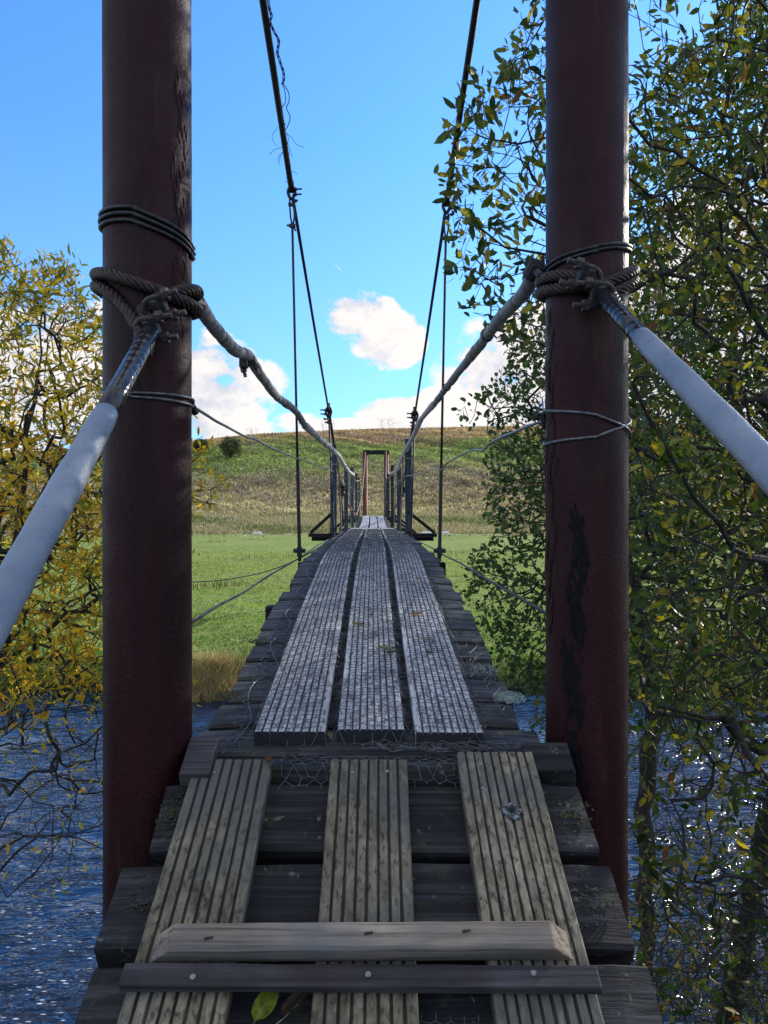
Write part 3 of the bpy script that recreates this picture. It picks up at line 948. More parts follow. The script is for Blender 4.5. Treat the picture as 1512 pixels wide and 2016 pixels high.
def flake(T, c, a0, a1, h0, h1, thr, seed, name, mat, dz=0.003, da=0.018, dh=0.004):
    """one thin ragged plate on the pole, holes and all"""
    rs = np.random.default_rng(seed); mb = MB(); ids = {}
    ph = rs.uniform(0, 6.28, 12)
    def f(a, h):
        u = (a - a0) / (a1 - a0) * 2 - 1; v = (h - h0) / (h1 - h0) * 2 - 1
        n_ = (math.sin(a * 9 + h * 31 + ph[0]) + math.sin(a * 21 - h * 57 + ph[1]) * 0.7 + math.sin(a * 47 + h * 120 + ph[2]) * 0.5 + math.sin(h * 210 + a * 33 + ph[3]) * 0.35 + math.sin(a * 95 - h * 60 + ph[4]) * 0.3) / 2
        return 1 - u * u - 0.75 * abs(v) ** 3 + n_ * 0.55 - thr
    def vid(i, k):
        if (i, k) not in ids:
            a = a0 + i * da; h = h0 + k * dh; q = f(a, h)
            r = PR + 0.0008 + dz * min(1, max(0, q * 3)) + random.uniform(0, 0.0005)
            a += random.uniform(-.3, .3) * da; h += random.uniform(-.3, .3) * dh
            ids[(i, k)] = len(mb.v); mb.v.append((c[0] + r * math.sin(a), c[1] - r * math.cos(a), H + h)); mb.w.append(1)
        return ids[(i, k)]
    for i in range(int((a1 - a0) / da)):
        for k in range(int((h1 - h0) / dh)):
            if f(a0 + (i + 0.5) * da, h0 + (k + 0.5) * dh) > 0:
                mb.f.append((vid(i, k), vid(i + 1, k), vid(i + 1, k + 1), vid(i, k + 1)))
    return mb.build(name, mat, T, smooth=True)


flake(TR, RP, R(-44), R(-8), -0.29, 0.02, 0.62, 3, 'rust_scab', M['scab'])
flake(TR, RP, R(-56), R(-12), -0.45, -0.24, 0.6, 5, 'rust_scab', M['scab'])
flake(TR, RP, R(-66), R(-10), -0.70, -0.42, 0.7, 8, 'rust_scab', M['scab'])
flake(TR, RP, R(-100), R(-56), -0.30, 0.42, 0.62, 11, 'flaking_paint', M['pipe'], 0.0022)
flake(TL, LP, R(40), R(88), 0.30, 0.95, 0.95, 14, 'flaking_paint', M['pipe'], 0.0018)
# lintel over the near portal, above the frame
mb = MB(); mb.bar((LP[0] - 0.14, LP[1] - 0.01, TOPZ + 0.06), (RP[0] + 0.14, RP[1] + 0.01, TOPZ + 0.06), 0.16, 0.12)
mb.build('lintel', M['black'], TL, bevel=0.006)


def wire_part(name, paths, r, mat, parent, n=8):
    mb = MB()
    for p in paths: mb.tube(p, r, n)
    return mb.build(name, mat, parent, smooth=True)


# plain wire coils
q = PR + 0.004
wire_part('wire_coil', [ring_path(LP, q, 0.565, 0.520, 0.55, 0.575), ring_path(LP, q + 0.001, 0.553, 0.509, 0.54, 0.563), ring_path(LP, q, 0.540, 0.500, 0.53, 0.552)], 0.0040, M['wiredark'], TL)
wire_part('wire_coil', [ring_path(LP, q, 0.214, 0.208, 0.24, 0.237), ring_path(LP, q, 0.221, 0.222, 0.22, 0.214)], 0.0026, M['wire'], TL)
wire_part('wire_coil', [ring_path(RP, q, 0.520, 0.545, 0.50, 0.495), ring_path(RP, q + 0.001, 0.528, 0.552, 0.51, 0.505)], 0.0040, M['wiredark'], TR)
wire_part('wire_coil', [ring_path(RP, q, 0.150, 0.198, 0.17, 0.140), ring_path(RP, q, 0.192, 0.150, 0.19, 0.214)], 0.0030, M['wire'], TR)


# ------------------------------------------------------------------ handrail cables
def on_pole(c, rad, seq):
    out = []
    for k in range(len(seq) - 1):
        (a0, h0), (a1, h1) = seq[k], seq[k + 1]
        m = max(2, int(abs(a1 - a0) / 10))
        for i in range(m):
            t = i / m; a = R(a0 + (a1 - a0) * t); out.append(Vector((c[0] + rad * math.sin(a), c[1] - rad * math.cos(a), H + h0 + (h1 - h0) * t)))
    a = R(seq[-1][0]); out.append(Vector((c[0] + rad * math.sin(a), c[1] - rad * math.cos(a), H + seq[-1][1])))
    return out


def smooth(path, it=3):
    for _ in range(it):
        path = [path[0]] + [(path[i - 1] + path[i] * 2 + path[i + 1]) / 4 for i in range(1, len(path) - 1)] + [path[-1]]
    return path


def sheath_mesh(mb, path, r0, seg=0.16, r1=None, lump=0.10):
    """split pipe pieces butted along the cable, each a little slack"""
    path = spline(path, 14)
    cum = [0]
    for a, b in zip(path[:-1], path[1:]): cum.append(cum[-1] + (b - a).length)
    A = np.array([tuple(p) for p in path]); s = 0; tot = cum[-1]
    r1 = r1 or r0
    while s < tot - 0.02:
        e = min(tot, s + seg * random.uniform(0.45, 1.5)); m = max(3, int((e - s) / 0.02))
        off = np.array([random.uniform(-1, 1) for _ in range(3)]) * r0 * lump * 1.2
        P_ = []; rr = []
        k = random.uniform(1 - lump, 1 + lump * 0.6)
        for i in range(m + 1):
            t = s + 0.002 + (e - s - 0.004) * i / m
            p = np.array([np.interp(t, cum, A[:, j]) for j in range(3)])
            w = math.sin(math.pi * i / m)
            P_.append(tuple(p + off * w)); rr.append((r0 + (r1 - r0) * t / tot) * k * (0.93 if i in (0, m) else 1) * (0.95 + 0.06 * w))
        mb.tube(P_, rr, 14)
        s = e


def handrail(side, pole, T):
    pass


# left
HL = thing('handrail_cable', Vector(at(385, 590, 1.6)), 'left handrail cable in grey pipe sheath, wrapped round the left pole', 'handrail')
rr = PR + 0.014
pathL = smooth(on_pole(LP, rr, [(-2, 0.355), (22, 0.385), (50, 0.420), (90, 0.436), (180, 0.446), (270, 0.462), (320, 0.448), (360, 0.424), (400, 0.405), (450, 0.398), (540, 0.415), (630, 0.440), (665, 0.432), (700, 0.40), (712, 0.372)]), 3)
jl = at(297, 652, 1.375)
jl2 = at(285, 700, 1.345)
pa = [jl2, jl] + pathL[1:-1] + [jl + Vector((-0.017, -0.002, 0.0)), jl2 + Vector((-0.015, 0, 0))]
mb = MB(); twisted(mb, spline(pa, 2), 0.0125, 6, 0.075)
mb.build('wire_rope', M['rope'], HL, smooth=True)
A0 = jl.copy(); dirL = (at(0, 1195, 0.8) - A0); 
def lp(t): return A0 + dirL * t
mb = MB(); mb.tube([lp(-0.02), lp(0.04), lp(0.1), lp(0.2), lp(0.3), lp(0.44)], [0.0150, 0.0160, 0.0160, 0.0162, 0.0164, 0.0168], 24)
for k in range(13):
    t = 0.01 + k * 0.034; mb.tube([lp(t), lp(t + 0.004), lp(t + 0.026), lp(t + 0.032)], [0.0160, 0.0163 + random.uniform(0, 0.0007), 0.0163 + random.uniform(0, 0.0005), 0.0161], 24, cap=False)
mb.build('tape_wrap', M['tape'], HL, smooth=True)
mb = MB(); pts_ = [lp(0.42 + 0.028 * i) for i in range(90)]
rad_ = [min(0.0205, 0.0180 + 0.0003 * i) + 0.0004 * math.sin(i * 0.7) + random.uniform(-0.0004, 0.0004) for i in range(90)]; rad_[0] = 0.0172
mb.tube(pts_, rad_, 28)
mb.build('pipe_lagging', M['foam'], HL, smooth=True)
clampset(HL, at(306, 607, 1.385), dirL, (0.9, -0.25, 0.1), 1.05)
clampset(HL, at(290, 648, 1.375), dirL, (0.9, -0.25, -0.05), 1.05)
hrL = [at(388, 590, 1.60), at(402, 618, 1.68), at(430, 655, 1.84), at(462, 688, 2.07), at(488, 702, 2.26), at(510, 735, 2.5), at(545, 780, 2.92), at(580, 808, 3.45), at(600, 838, 3.93), at(625, 860, 4.75), at(645, 878, 5.7), at(666, 896, 7.15)]
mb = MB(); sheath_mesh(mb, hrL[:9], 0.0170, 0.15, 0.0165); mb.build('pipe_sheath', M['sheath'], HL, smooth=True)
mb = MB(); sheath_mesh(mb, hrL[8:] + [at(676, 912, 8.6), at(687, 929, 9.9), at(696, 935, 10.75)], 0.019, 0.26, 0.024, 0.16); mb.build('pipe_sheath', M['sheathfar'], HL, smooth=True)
mb = MB(); mb.tube([at(385, 600, 1.57), *hrL[:4]], 0.008, 8); mb.tube([hrL[0] - Vector((0.02, 0.03, 0.01)), hrL[0] + Vector((0.0, 0.015, -0.01))], 0.019, 12)
mb.build('cable_core', M['cable'], HL)
c1 = clampset(HL, at(487, 708, 2.26), hrL[5] - hrL[3], (0.25, -0.3, -0.9), 1.0)
mb = MB(); mb.frame_box(at(480, 714, 2.24), (1, 0, 0), (0, 1, 0), (0, 0, 1), 0.012, 0.014, 0.016); mb.build('clamp_block', M['clamp'], HL, bevel=0.003)
tail = [at(696, 935, 10.75), (axis(13.5) - 0.31, 13.5, H + 0.55), (axis(17) - 0.31, 17, H + 0.70), (axis(20.4) - 0.31, 20.4, H + 0.85), (axis(31) - 0.35, 31, H + 0.95)]
mb = MB(); mb.tube(spline(tail, 6), 0.012, 8); mb.build('bare_cable', M['palecable'], HL)

# right
HR = thing('handrail_cable', Vector(at(1060, 540, 1.6)), 'right handrail cable in grey pipe sheath, wrapped round the right pole', 'handrail')
pathR = smooth(on_pole(RP, rr, [(4, 0.425), (-20, 0.468), (-50, 0.478), (-90, 0.486), (-180, 0.50), (-270, 0.508), (-320, 0.478), (-360, 0.445), (-400, 0.448), (-450, 0.462), (-540, 0.475), (-630, 0.488), (-665, 0.468), (-700, 0.435), (-716, 0.418)]), 3)
jr = at(1186, 584, 1.465); jr2 = at(1200, 610, 1.43)
pa = [jr2, jr] + pathR[1:-1] + [jr + Vector((0.016, -0.002, 0.002)), jr2 + Vector((0.015, 0, 0.004))]
mb = MB(); twisted(mb, spline(pa, 2), 0.0125, 6, 0.075); mb.build('wire_rope', M['rope'], HR, smooth=True)
B0 = jr.copy(); dirR = at(1535, 945, 0.8) - B0
def rp_(t): return B0 + dirR * t
mb = MB(); mb.tube([rp_(-0.01), rp_(0.04), rp_(0.15), rp_(0.36)], [0.0145, 0.0150, 0.0152, 0.0155], 24)
for k in range(10):
    t = 0.01 + k * 0.034; mb.tube([rp_(t), rp_(t + 0.004), rp_(t + 0.026), rp_(t + 0.032)], [0.0150, 0.0153 + random.uniform(0, 0.0007), 0.0153, 0.0151], 24, cap=False)
mb.build('tape_wrap', M['tape'], HR, smooth=True)
mb = MB(); pts_ = [rp_(0.34 + 0.028 * i) for i in range(95)]
mb.tube(pts_, [0.0158] + [min(0.0188, 0.0165 + 0.0002 * i) + 0.0004 * math.sin(i * 0.9) for i in range(94)], 28); mb.build('pipe_lagging', M['foam'], HR, smooth=True)
clampset(HR, at(1160, 548, 1.475), dirR, (-0.9, -0.3, 0.12), 1.1)
clampset(HR, at(1186, 580, 1.46), dirR, (-0.9, -0.3, -0.15), 1.1)
hrR = [at(1052, 530, 1.63), at(1040, 562, 1.70), at(1020, 590, 1.80), at(990, 622, 2.05), at(960, 660, 2.32), at(935, 692, 2.6), at(905, 730, 3.05), at(880, 762, 3.56), at(855, 795, 4.25), at(828, 828, 5.3), at(812, 862, 6.5), at(799, 885, 7.3)]
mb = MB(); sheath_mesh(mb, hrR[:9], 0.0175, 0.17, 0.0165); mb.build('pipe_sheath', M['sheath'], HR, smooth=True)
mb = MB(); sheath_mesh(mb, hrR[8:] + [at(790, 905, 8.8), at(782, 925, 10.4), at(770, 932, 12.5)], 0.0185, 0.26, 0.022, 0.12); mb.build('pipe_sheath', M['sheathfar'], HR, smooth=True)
mb = MB(); mb.tube([at(1066, 545, 1.58), *hrR[:3]], 0.009, 8); mb.tube([hrR[0] + Vector((0.006, -0.012, 0.008)), hrR[0] + Vector((-0.006, 0.012, -0.014))], 0.0195, 12); mb.build('cable_core', M['cable'], HR)
tail = [at(770, 932, 12.5), (axis(14) + 0.31, 14, H + 0.62), (axis(17) + 0.31, 17, H + 0.72), (axis(31) + 0.35, 31, H + 0.95)]
mb = MB(); mb.tube(spline(tail, 6), 0.012, 8); mb.build('bare_cable', M['palecable'], HR)
for i, hh_ in ((4, hrR), (7, hrR)):
    mb = MB(); d_ = (hh_[i + 1] - hh_[i]).normalized(); mb.tube([hh_[i], hh_[i] + d_ * 0.012], 0.0195, 14); mb.build('tie_band', M['wiredark'], HR)


# thin middle wires
def mid_wire(pts, label, side):
    T = thing('rail_wire', Vector(pts[0]), label, 'wire')
    mb = MB(); mb.tube(spline(pts, 6), [0.0036] * (6 * (len(pts) - 1) + 1), 7); mb.build('wire_strand', M['wire'], T, smooth=True)
    mb = MB(); p = Vector(pts[0]); mb.tube([p + Vector((-0.005, 0, 0.012)), p, p + Vector((0.004, 0.01, -0.014))], 0.007, 8); mb.build('twist', M['wiredark'], T)


mid_wire([at(379, 800, 1.55), at(408, 818, 1.75), at(425, 829, 1.86), at(450, 842, 2.05), at(480, 858, 2.3), at(505, 866, 2.5), at(530, 880, 2.8), at(560, 893, 3.2), at(585, 903, 3.7), at(610, 911, 4.4), at(635, 920, 5.3), at(655, 929, 7.35), at(668, 942, 9),
          at(680, 953, 10.7), at(693, 961, 13.8), at(706, 968, 18), at(714, 962, 29)], 'thin wavy galvanised wire below the left handrail, twisted round the left pole', -1)
mid_wire([at(1072, 830, 1.62), at(1045, 837, 1.68), at(1010, 852, 1.85), at(985, 862, 2.0), at(963, 874, 2.2), at(950, 887, 2.35), at(932, 886, 2.6), at(905, 897, 3.0), at(880, 912, 3.5), at(868, 925, 3.8), at(850, 925, 4.4), at(825, 935, 5.6),
          at(797, 938, 7.35), at(788, 946, 9.5), at(782, 955, 10.8), at(768, 961, 14), at(762, 966, 20), at(759, 960, 29)], 'thin wavy galvanised wire below the right handrail, twisted round the right pole', 1)


# ------------------------------------------------------------------ main cables with hangers
def deck_h(y):     # deck surface below the camera height, along the bridge
    return float(np.interp(y, [1.50, 1.556, 2.09, 2.63, 3.27, 3.67, 3.95, 4.4, 5.07, 6.04, 8.43, 9.5, 11, 13.2, 14.5, 16.2, 18.4, 20.5, 25, 29, 31.5],
                           [-0.455, -0.448, -0.386, -0.327, -0.268, -0.230, -0.213, -0.203, -0.196, -0.188, -0.182, -0.20, -0.28, -0.292, -0.262, -0.185, -0.098, -0.10, -0.20, -0.36, -0.45]))


def main_cable(s, label, pole):
    T = thing('main_cable', Vector((pole[0], pole[1], TOPZ)), label, 'cable')
    X = (lambda px, d: (px - 756) / F * d)
    if s < 0:
        n1 = at(574, 375, 4.1); n2 = at(647, 808, 7.15); n3 = at(672, 958, 10.1); low = at(700, 1016, 16.4); up = [at(709, 990, 20), at(713, 965, 22.6), at(717, 925, 26.6), at(719.5, 890, 30.9)]
        top = Vector((pole[0] - 0.015, pole[1], TOPZ + 0.13)); b1 = at(590, 1105, 4.1); b2 = at(657, 1056, 7.15); b3 = at(676, 1036, 10.1)
    else:
        n1 = at(879, 402, 4.1); n2 = at(817, 815, 7.2); n3 = at(792, 961, 10.3); low = at(770, 1015, 16.6); up = [at(762, 990, 20), at(760, 965, 22.6), at(760, 925, 26.6), at(760.5, 888, 30.9)]
        top = Vector((pole[0] + 0.0, pole[1], TOPZ + 0.13)); b1 = at(865, 1105, 4.1); b2 = at(808, 1062, 7.2); b3 = at(787, 1036, 10.3)
    # the back stay runs down behind the camera
    stay = Vector((pole[0] * 1.25, -6.0, 2.6))
    ctl = [n1.lerp(top, 0.985) + Vector((0, 0, 0)), n1.lerp(top, 0.5) + Vector((0, 0, -0.012))]
    mb = MB(); mb.tube([stay, top, *ctl[:1], ctl[1], n1], 0.0155 if s < 0 else 0.0145, 12); mb.build('cable_section', M['cable'], T, smooth=True)
    mb = MB(); a = n1.lerp(n2, 0.02); mb.tube([a, n1.lerp(n2, 0.5) + Vector((0, 0, -0.01)), n2], 0.0095, 10); mb.build('cable_section', M['cable'], T, smooth=True)
    mb = MB(); mb.tube([n2, n2.lerp(n3, 0.5) + Vector((0, 0, -0.015)), n3], 0.0145, 8); mb.build('cable_section', M['cable'], T, smooth=True)
    mb = MB(); mb.tube(spline([n3, n3.lerp(low, 0.45) + Vector((0, 0, -0.05)), low], 8), 0.02, 8)
    mb.build('rusty_section', M['rustcable'], T, smooth=True)
    mb = MB(); mb.tube(spline([low] + up, 6), 0.02, 8); mb.build('far_section', M['palecable'], T, smooth=True)
    # thimbles, clamps, hangers
    for k, (n_, b_) in enumerate(((n1, b1), (n2, b2), (n3, b3))):
        sc = 1.0 if k == 0 else (1.35 if k == 1 else 1.7)
        # thimble: a teardrop eye
        mb = MB(); eye = []
        for i in range(17):
            a = math.pi * 2 * i / 16
            eye.append(n_ + Vector((0.019 * math.sin(a) * (1 - 0.25 * (1 + math.cos(a)) / 2 * 0 - 0.35 * max(0, -math.cos(a))), 0, 0.034 * math.cos(a) - 0.012)) * sc)
        mb.tube(eye, 0.0085 * sc, 8); mb.tube([e + Vector((0, 0.008, 0)) * sc for e in eye], 0.006 * sc, 8)
        mb.tube([n_ + Vector((0, 0, 0.05 * sc)), n_ + Vector((0, 0, -0.01 * sc))], 0.013 * sc, 8)
        mb.build('thimble', M['cable'], T, smooth=True)
        sg = 1 if s < 0 and k == 0 else (-1 if k == 1 else 1)
        for dz, L in ((0.0, 0.052), (-0.028, 0.050), (-0.062, 0.030)):
            mb = MB(); p = n_ + Vector((0.006 * sg, -0.012, dz)) * sc
            mb.tube([p, p + Vector((L * sg, -0.006, 0.001)) * sc], 0.0048 * sc, 8)
            mb.tube([p + Vector((0.014 * sg, -0.003, 0)) * sc, p + Vector((0.024 * sg, -0.004, 0)) * sc], 0.009 * sc, 6)
            mb.build('bolt', M['clamp'], T)
        hd = (b_ - n_)
        j0 = n_ + hd * 0.045
        clamp2 = n_ + hd * (0.095 if k < 2 else 0.2)
        mb = MB(); off = Vector((0.011, 0, 0)) * sc
        mb.tube([n_ + Vector((-0.010, 0, -0.045)) * sc, j0 - off, n_ + hd * 0.075 - off * 0.7, clamp2], 0.0052 * sc, 6)
        mb.tube([n_ + Vector((0.008, 0, -0.045)) * sc, j0 + off, n_ + hd * 0.07 + off * 1.1, clamp2 + off * 0.4, clamp2 + hd * 0.014 + off * 1.6], 0.0052 * sc, 6)
        hs = 0.0066 if k == 0 else (0.0085 if k == 1 else 0.011)
        mid = clamp2.lerp(b_, 0.5)
        mb.tube([clamp2, mid, clamp2.lerp(b_, 0.72)], hs, 8)
        hg = mb.build('hanger_rod', M['cable'], T, smooth=True)
        mb = MB(); mb.tube([clamp2.lerp(b_, 0.70), b_], hs * 1.45, 8); mb.build('threaded_end', M['cable'], hg)
        mb = MB(); e = n_ + hd * 0.038; mb.frame_box(e, (1, 0, 0), (0, 1, 0), (0, 0, 1), 0.019 * sc, 0.010 * sc, 0.008 * sc)
        mb.build('rod_grip', M['clamp'], hg, bevel=0.002); mb = MB()
        mb.frame_box(clamp2, (1, 0, 0), (0, 1, 0), (0, 0, 1), 0.017 * sc, 0.010 * sc, 0.009 * sc)
        mb.tube([clamp2 + Vector((-0.03 * sc, -0.004, 0)), clamp2], 0.006 * sc, 6)
        mb.build('rod_grip', M['clamp'], hg, bevel=0.002)
        fz = b_ + Vector((0, -0.012, (1105 - 1084) / F * 4.1 * (1 if k == 0 else 1.3)))
        mb = MB(); mb.tube([fz + Vector((-0.032, 0, 0)), fz + Vector((0.032, 0, 0))], 0.012, 8); mb.tube([fz + Vector((0, 0, 0.02)), fz + Vector((0, 0, -0.03))], 0.015, 6)
        mb.build('deck_clamp', M['clamp'], hg)
    return T


ML = main_cable(-1, 'left main suspension cable with its hangers, dark, then rusty orange farther along', LP)
MR = main_cable(1, 'right main suspension cable with its hangers, partly behind leaves', RP)
# thick upper coating lumps on the left cable where it is bound
# loose unravelled wires beside the left cable
def rag(parent, pts, r, name='loose_wire'):
    mb = MB(); path = spline(pts, 6); mb.tube(path, r, 5); return mb.build(name, M['cable'], parent, smooth=True)


LW = thing('loose_strands', at(530, 20, 3.1), 'curly unravelled wire strands hanging beside the left main cable', 'wire')
twl = [(525, -30), (529, 10), (534, 30), (532, 45), (540, 62), (549, 82), (546, 100), (549, 115), (556, 135), (559, 152), (556, 166)]
for ph in (0, 1, 2):
    pts_ = []
    for i, (a, b) in enumerate(twl):
        o = 2.2 * math.sin(i * 1.7 + ph * 2.1); pts_.append(at(a + o, b, 3.06 + (b / 375) * 0.95 + 0.004 * math.cos(i * 1.7 + ph * 2.1)))
    rag(LW, pts_, 0.0022)
rag(LW, [at(a, b, 3.5) for a, b in ((556, 166), (561, 180), (562, 200), (555, 214), (556, 235), (562, 246))], 0.002)
rag(LW, [at(a, b, 3.5) for a, b in ((558, 166), (568, 182), (569, 200), (564, 212), (571, 230), (568, 245), (561, 257))], 0.0022)
for q in ([(548, 250), (538, 262), (536, 272), (544, 288)], [(563, 262), (575, 272), (584, 284), (598, 290)], [(555, 290), (540, 295), (530, 304)], [(557, 299), (550, 306), (546, 318)],
          [(558, 300), (552, 308), (549, 326)], [(565, 262), (568, 275), (564, 290), (571, 305)], [(566, 280), (571, 295), (576, 310)], [(572, 340), (578, 338), (585, 343)], [(564, 350), (566, 356), (562, 360)]):
    rag(LW, [at(a, b, 3.6) for a, b in q], 0.0012)

# ------------------------------------------------------------------ deck
DK = thing('suspension_footbridge', Vector((axis(1.5), 1.5, H - 0.6)), 'long narrow deck of three grooved grey boards over dark cross planks', 'footbridge')


def grooved(mb, xc, w, ys, hf, th=0.027, ridges=9, lat=None, depth=0.0042, tilt=0.0, notch=0):
    """sweep a grooved board profile along the deck"""
    prof = []   # (x, z, paleness)
    p = w / ridges
    prof.append((-w / 2, -th, 0.25)); prof.append((-w / 2, -0.003, 0.7)); prof.append((-w / 2 + 0.002, 0, 1))
    for i in range(ridges):
        a = -w / 2 + p * i
        if i > 0: prof.append((a + p * 0.16, 0, 1.0))
        if i < ridges - 1:
            prof.append((a + p * 0.84, 0, 1.0)); prof.append((a + p * 0.91, -depth, 0.15)); prof.append((a + p * 1.07, -depth, 0.15))
    prof.append((w / 2 - 0.002, 0, 1)); prof.append((w / 2, -0.003, 0.7)); prof.append((w / 2, -th, 0.25))
    K = len(prof); vs = []; ws = []; ys = [ys[0] - 0.0012] + list(ys)
    for j, y in enumerate(ys):
        lx = lat(y) if lat else 0
        for (a, b, c) in prof:
            jt = random.uniform(-0.0007, 0.0007)
            z = hf(y) + b + tilt * a
            yy = y
            vs.append((xc + axis(y) - axis(1.5) + lx + a + jt, yy, H + z + (jt if b > -0.01 else 0)))
            ws.append(0.0 if j == 0 else (min(1, max(0, c + random.uniform(-0.12, 0.12))) if b > -0.01 else c))
    fs = []
    for j in range(len(ys) - 1):
        for k in range(K - 1):
            fs.append((j * K + k, j * K + k + 1, (j + 1) * K + k + 1, (j + 1) * K + k))
        fs.append((j * K + K - 1, j * K, (j + 1) * K, (j + 1) * K + K - 1))
    fs.append(tuple(range(K))); fs.append(tuple(range((len(ys) - 1) * K, len(ys) * K))[::-1])
    mb.add(vs, fs, ws)


x0 = axis(1.5)
BX = [(-0.1975, 0.145), (-0.0265, 0.138), (0.137, 0.138)]
BX = [((567 - 756) / F * 1.556, 0.145), ((730.5 - 756) / F * 1.556, 0.138), ((888.5 - 756) / F * 1.556, 0.138)]
ENDS = [4.95, 5.4, 5.15]
for k, (bx, bw) in enumerate(BX):
    lat = lambda y, k=k: 0.006 * math.sin(y * 1.3 + k)
    y0 = 1.556
    for (a, b, d) in ((y0 + (0.0, 0.012, -0.004)[k], ENDS[k], 0.0), (ENDS[k] + 0.008, 9.2, 0.002), (9.21, 13.4, 0.0), (13.42, 18.5, 0.006), (18.52, 24.5, 0.0), (24.52, 31.3, 0.0)):
        ys = list(np.arange(a, b, 0.12 if a < 5 else 0.3)) + [b]
        mb = MB(); lt = (lambda y, o=random.uniform(-0.006, 0.006), k=k, a=a: 0.004 * math.sin(y * 1.3 + k) + (o if a > 4 else 0))
        grooved(mb, bx, bw, ys, lambda y, d=d: deck_h(y) + d, lat=lt, ridges=9)
        mb.build('walkway_board', M['deck'], DK)


def plank(mb, xa, xb, y, w, z, th, pitchang=0.0, rough=0.004, nx=14):
    """a weathered timber with slightly irregular edges; z = top"""
    ca, sa = math.cos(pitchang), math.sin(pitchang)
    vs = []; ws = []
    ph = random.uniform(0, 9); skew = random.uniform(-0.006, 0.006)
    for i in range(nx + 1):
        t = i / nx; x = xa + (xb - xa) * t
        e0 = -w / 2 + rough * math.sin(t * 7 + ph) + random.uniform(-rough, rough) * 0.4
        e1 = w / 2 + rough * math.sin(t * 5 + ph * 2) + random.uniform(-rough, rough) * 0.4
        ch = min(0.006, th * 0.2); endr = 0.004 if i in (0, nx) else 0
        sec = [(e0, -th), (e0, -ch - endr), (e0 + ch, -endr), (0.0 + random.uniform(-.01, .01), random.uniform(-0.0015, 0.0015) - endr), (e1 - ch, -endr), (e1, -ch - endr), (e1, -th)]
        for (a, b) in sec:
            vs.append((x + skew * a * 8 + random.uniform(-0.001, 0.001), y + a * ca - b * sa, z + a * sa + b * ca)); ws.append(1)
    K = 7; fs = []
    for i in range(nx):
        for k in range(K):
            k2 = (k + 1) % K
            fs.append((i * K + k, (i + 1) * K + k, (i + 1) * K + k2, i * K + k2))
    fs.append(tuple(range(K))); fs.append(tuple(nx * K + k for k in range(K))[::-1])
    mb.add(vs, fs, ws)


def deck_plank(y, mb):
    z = H + deck_h(y) - 0.030 + random.uniform(-0.003, 0.003); cx = axis(y)
    hw = 0.345 + 0.01 * (y < 1.7); r1 = random.uniform(-0.014, 0.014); r2 = random.uniform(-0.014, 0.014)
    sl = math.atan2(deck_h(y + 0.1) - deck_h(y - 0.1), 0.2) if y > 1.7 else 0.10
    plank(mb, cx - hw + r1, cx + hw + r2, y, random.uniform(0.128, 0.143), z, 0.048, sl, nx=10)


y = 1.575; cnt = 0; hidden = MB(); planks = []
while y < 31.2:
    vis = y < 9.2 or 13.4 < y < 18.6
    if vis:
        mb = MB(); deck_plank(y, mb); o = mb.build('cross_plank', M['crossplank'], DK); planks.append((y, o)); cnt += 1
    else: deck_plank(y, hidden)
    y += 0.157
o = hidden.build('cross_planks', M['sleeper'], DK); o['kind'] = 'stuff'
print('planks', cnt)


def patchmesh(mb, cx, cy, z, rx, ry, slope=0.1, n=60):
    for _ in range(n * 3):
        a = random.uniform(0, 6.283); r = random.random() ** 0.6; x = cx + rx * r * math.cos(a); y_ = cy + ry * r * math.sin(a); s = random.uniform(0.0012, 0.0048) * (1.2 - r * 0.6)
        K = 6; vs = [(x, y_, z + (y_ - cy) * slope + 0.0028)]; vs += [(x + s * math.cos(k * 1.047) * random.uniform(.7, 1.2), y_ + s * math.sin(k * 1.047) * random.uniform(.7, 1.2), z + (y_ - cy) * slope - 0.0004) for k in range(K)]
        mb.add(vs, [(0, 1 + k, 1 + (k + 1) % K) for k in range(K)])


def on_plank(px, py, dz=-0.030):
    # intersect the view line with the deck profile
    v = (1008 - py) / F
    best = min((abs(v * d - (deck_h(d) + dz)), d) for d in np.arange(1.4, 9, 0.01))[1]
    return at(px, py, best)


def nearest_plank(p): return min(planks, key=lambda q: abs(q[0] - p.y))[1]


for (px, py, rx, ry, mt, nm, n_) in ((1003, 1373, 0.038, 0.045, 'lichen', 'lichen_patch', 120), (950, 1318, 0.045, 0.045, 'lichen', 'lichen_patch', 45), (452, 1368, 0.036, 0.028, 'moss', 'moss_patch', 110),
                                     (505, 1262, 0.06, 0.035, 'moss', 'moss_patch', 30), (1000, 1172, 0.03, 0.03, 'moss', 'moss_patch', 20)):
    p = on_plank(px, py); mb = MB(); patchmesh(mb, p.x, p.y, p.z, rx, ry, 0.11, n_); mb.build(nm, M[mt], nearest_plank(p))

# bearers, cross beams, side cable
for sx in (-0.26, 0.26):
    mb = MB(); path = [(axis(y) + sx, y, H + deck_h(y) - 0.125) for y in np.arange(1.7, 31.3, 0.5)]
    for a, b in zip(path[:-1], path[1:]): mb.bar(a, b, 0.06, 0.09)
    mb.build('bearer', M['black'], DK)
for yy, ext in ((2.95, 0.405), (4.15, 0.40), (7.3, 0.40), (10.4, 0.40), (13.8, 0.42)):
    mb = MB(); z = H + deck_h(yy) - 0.115; mb.box(axis(yy) - ext, axis(yy) + (ext if yy > 3 else 0.34), yy - 0.035, yy + 0.035, z - 0.05, z + 0.05)
    mb.build('cross_beam', M['black'], DK, bevel=0.004)

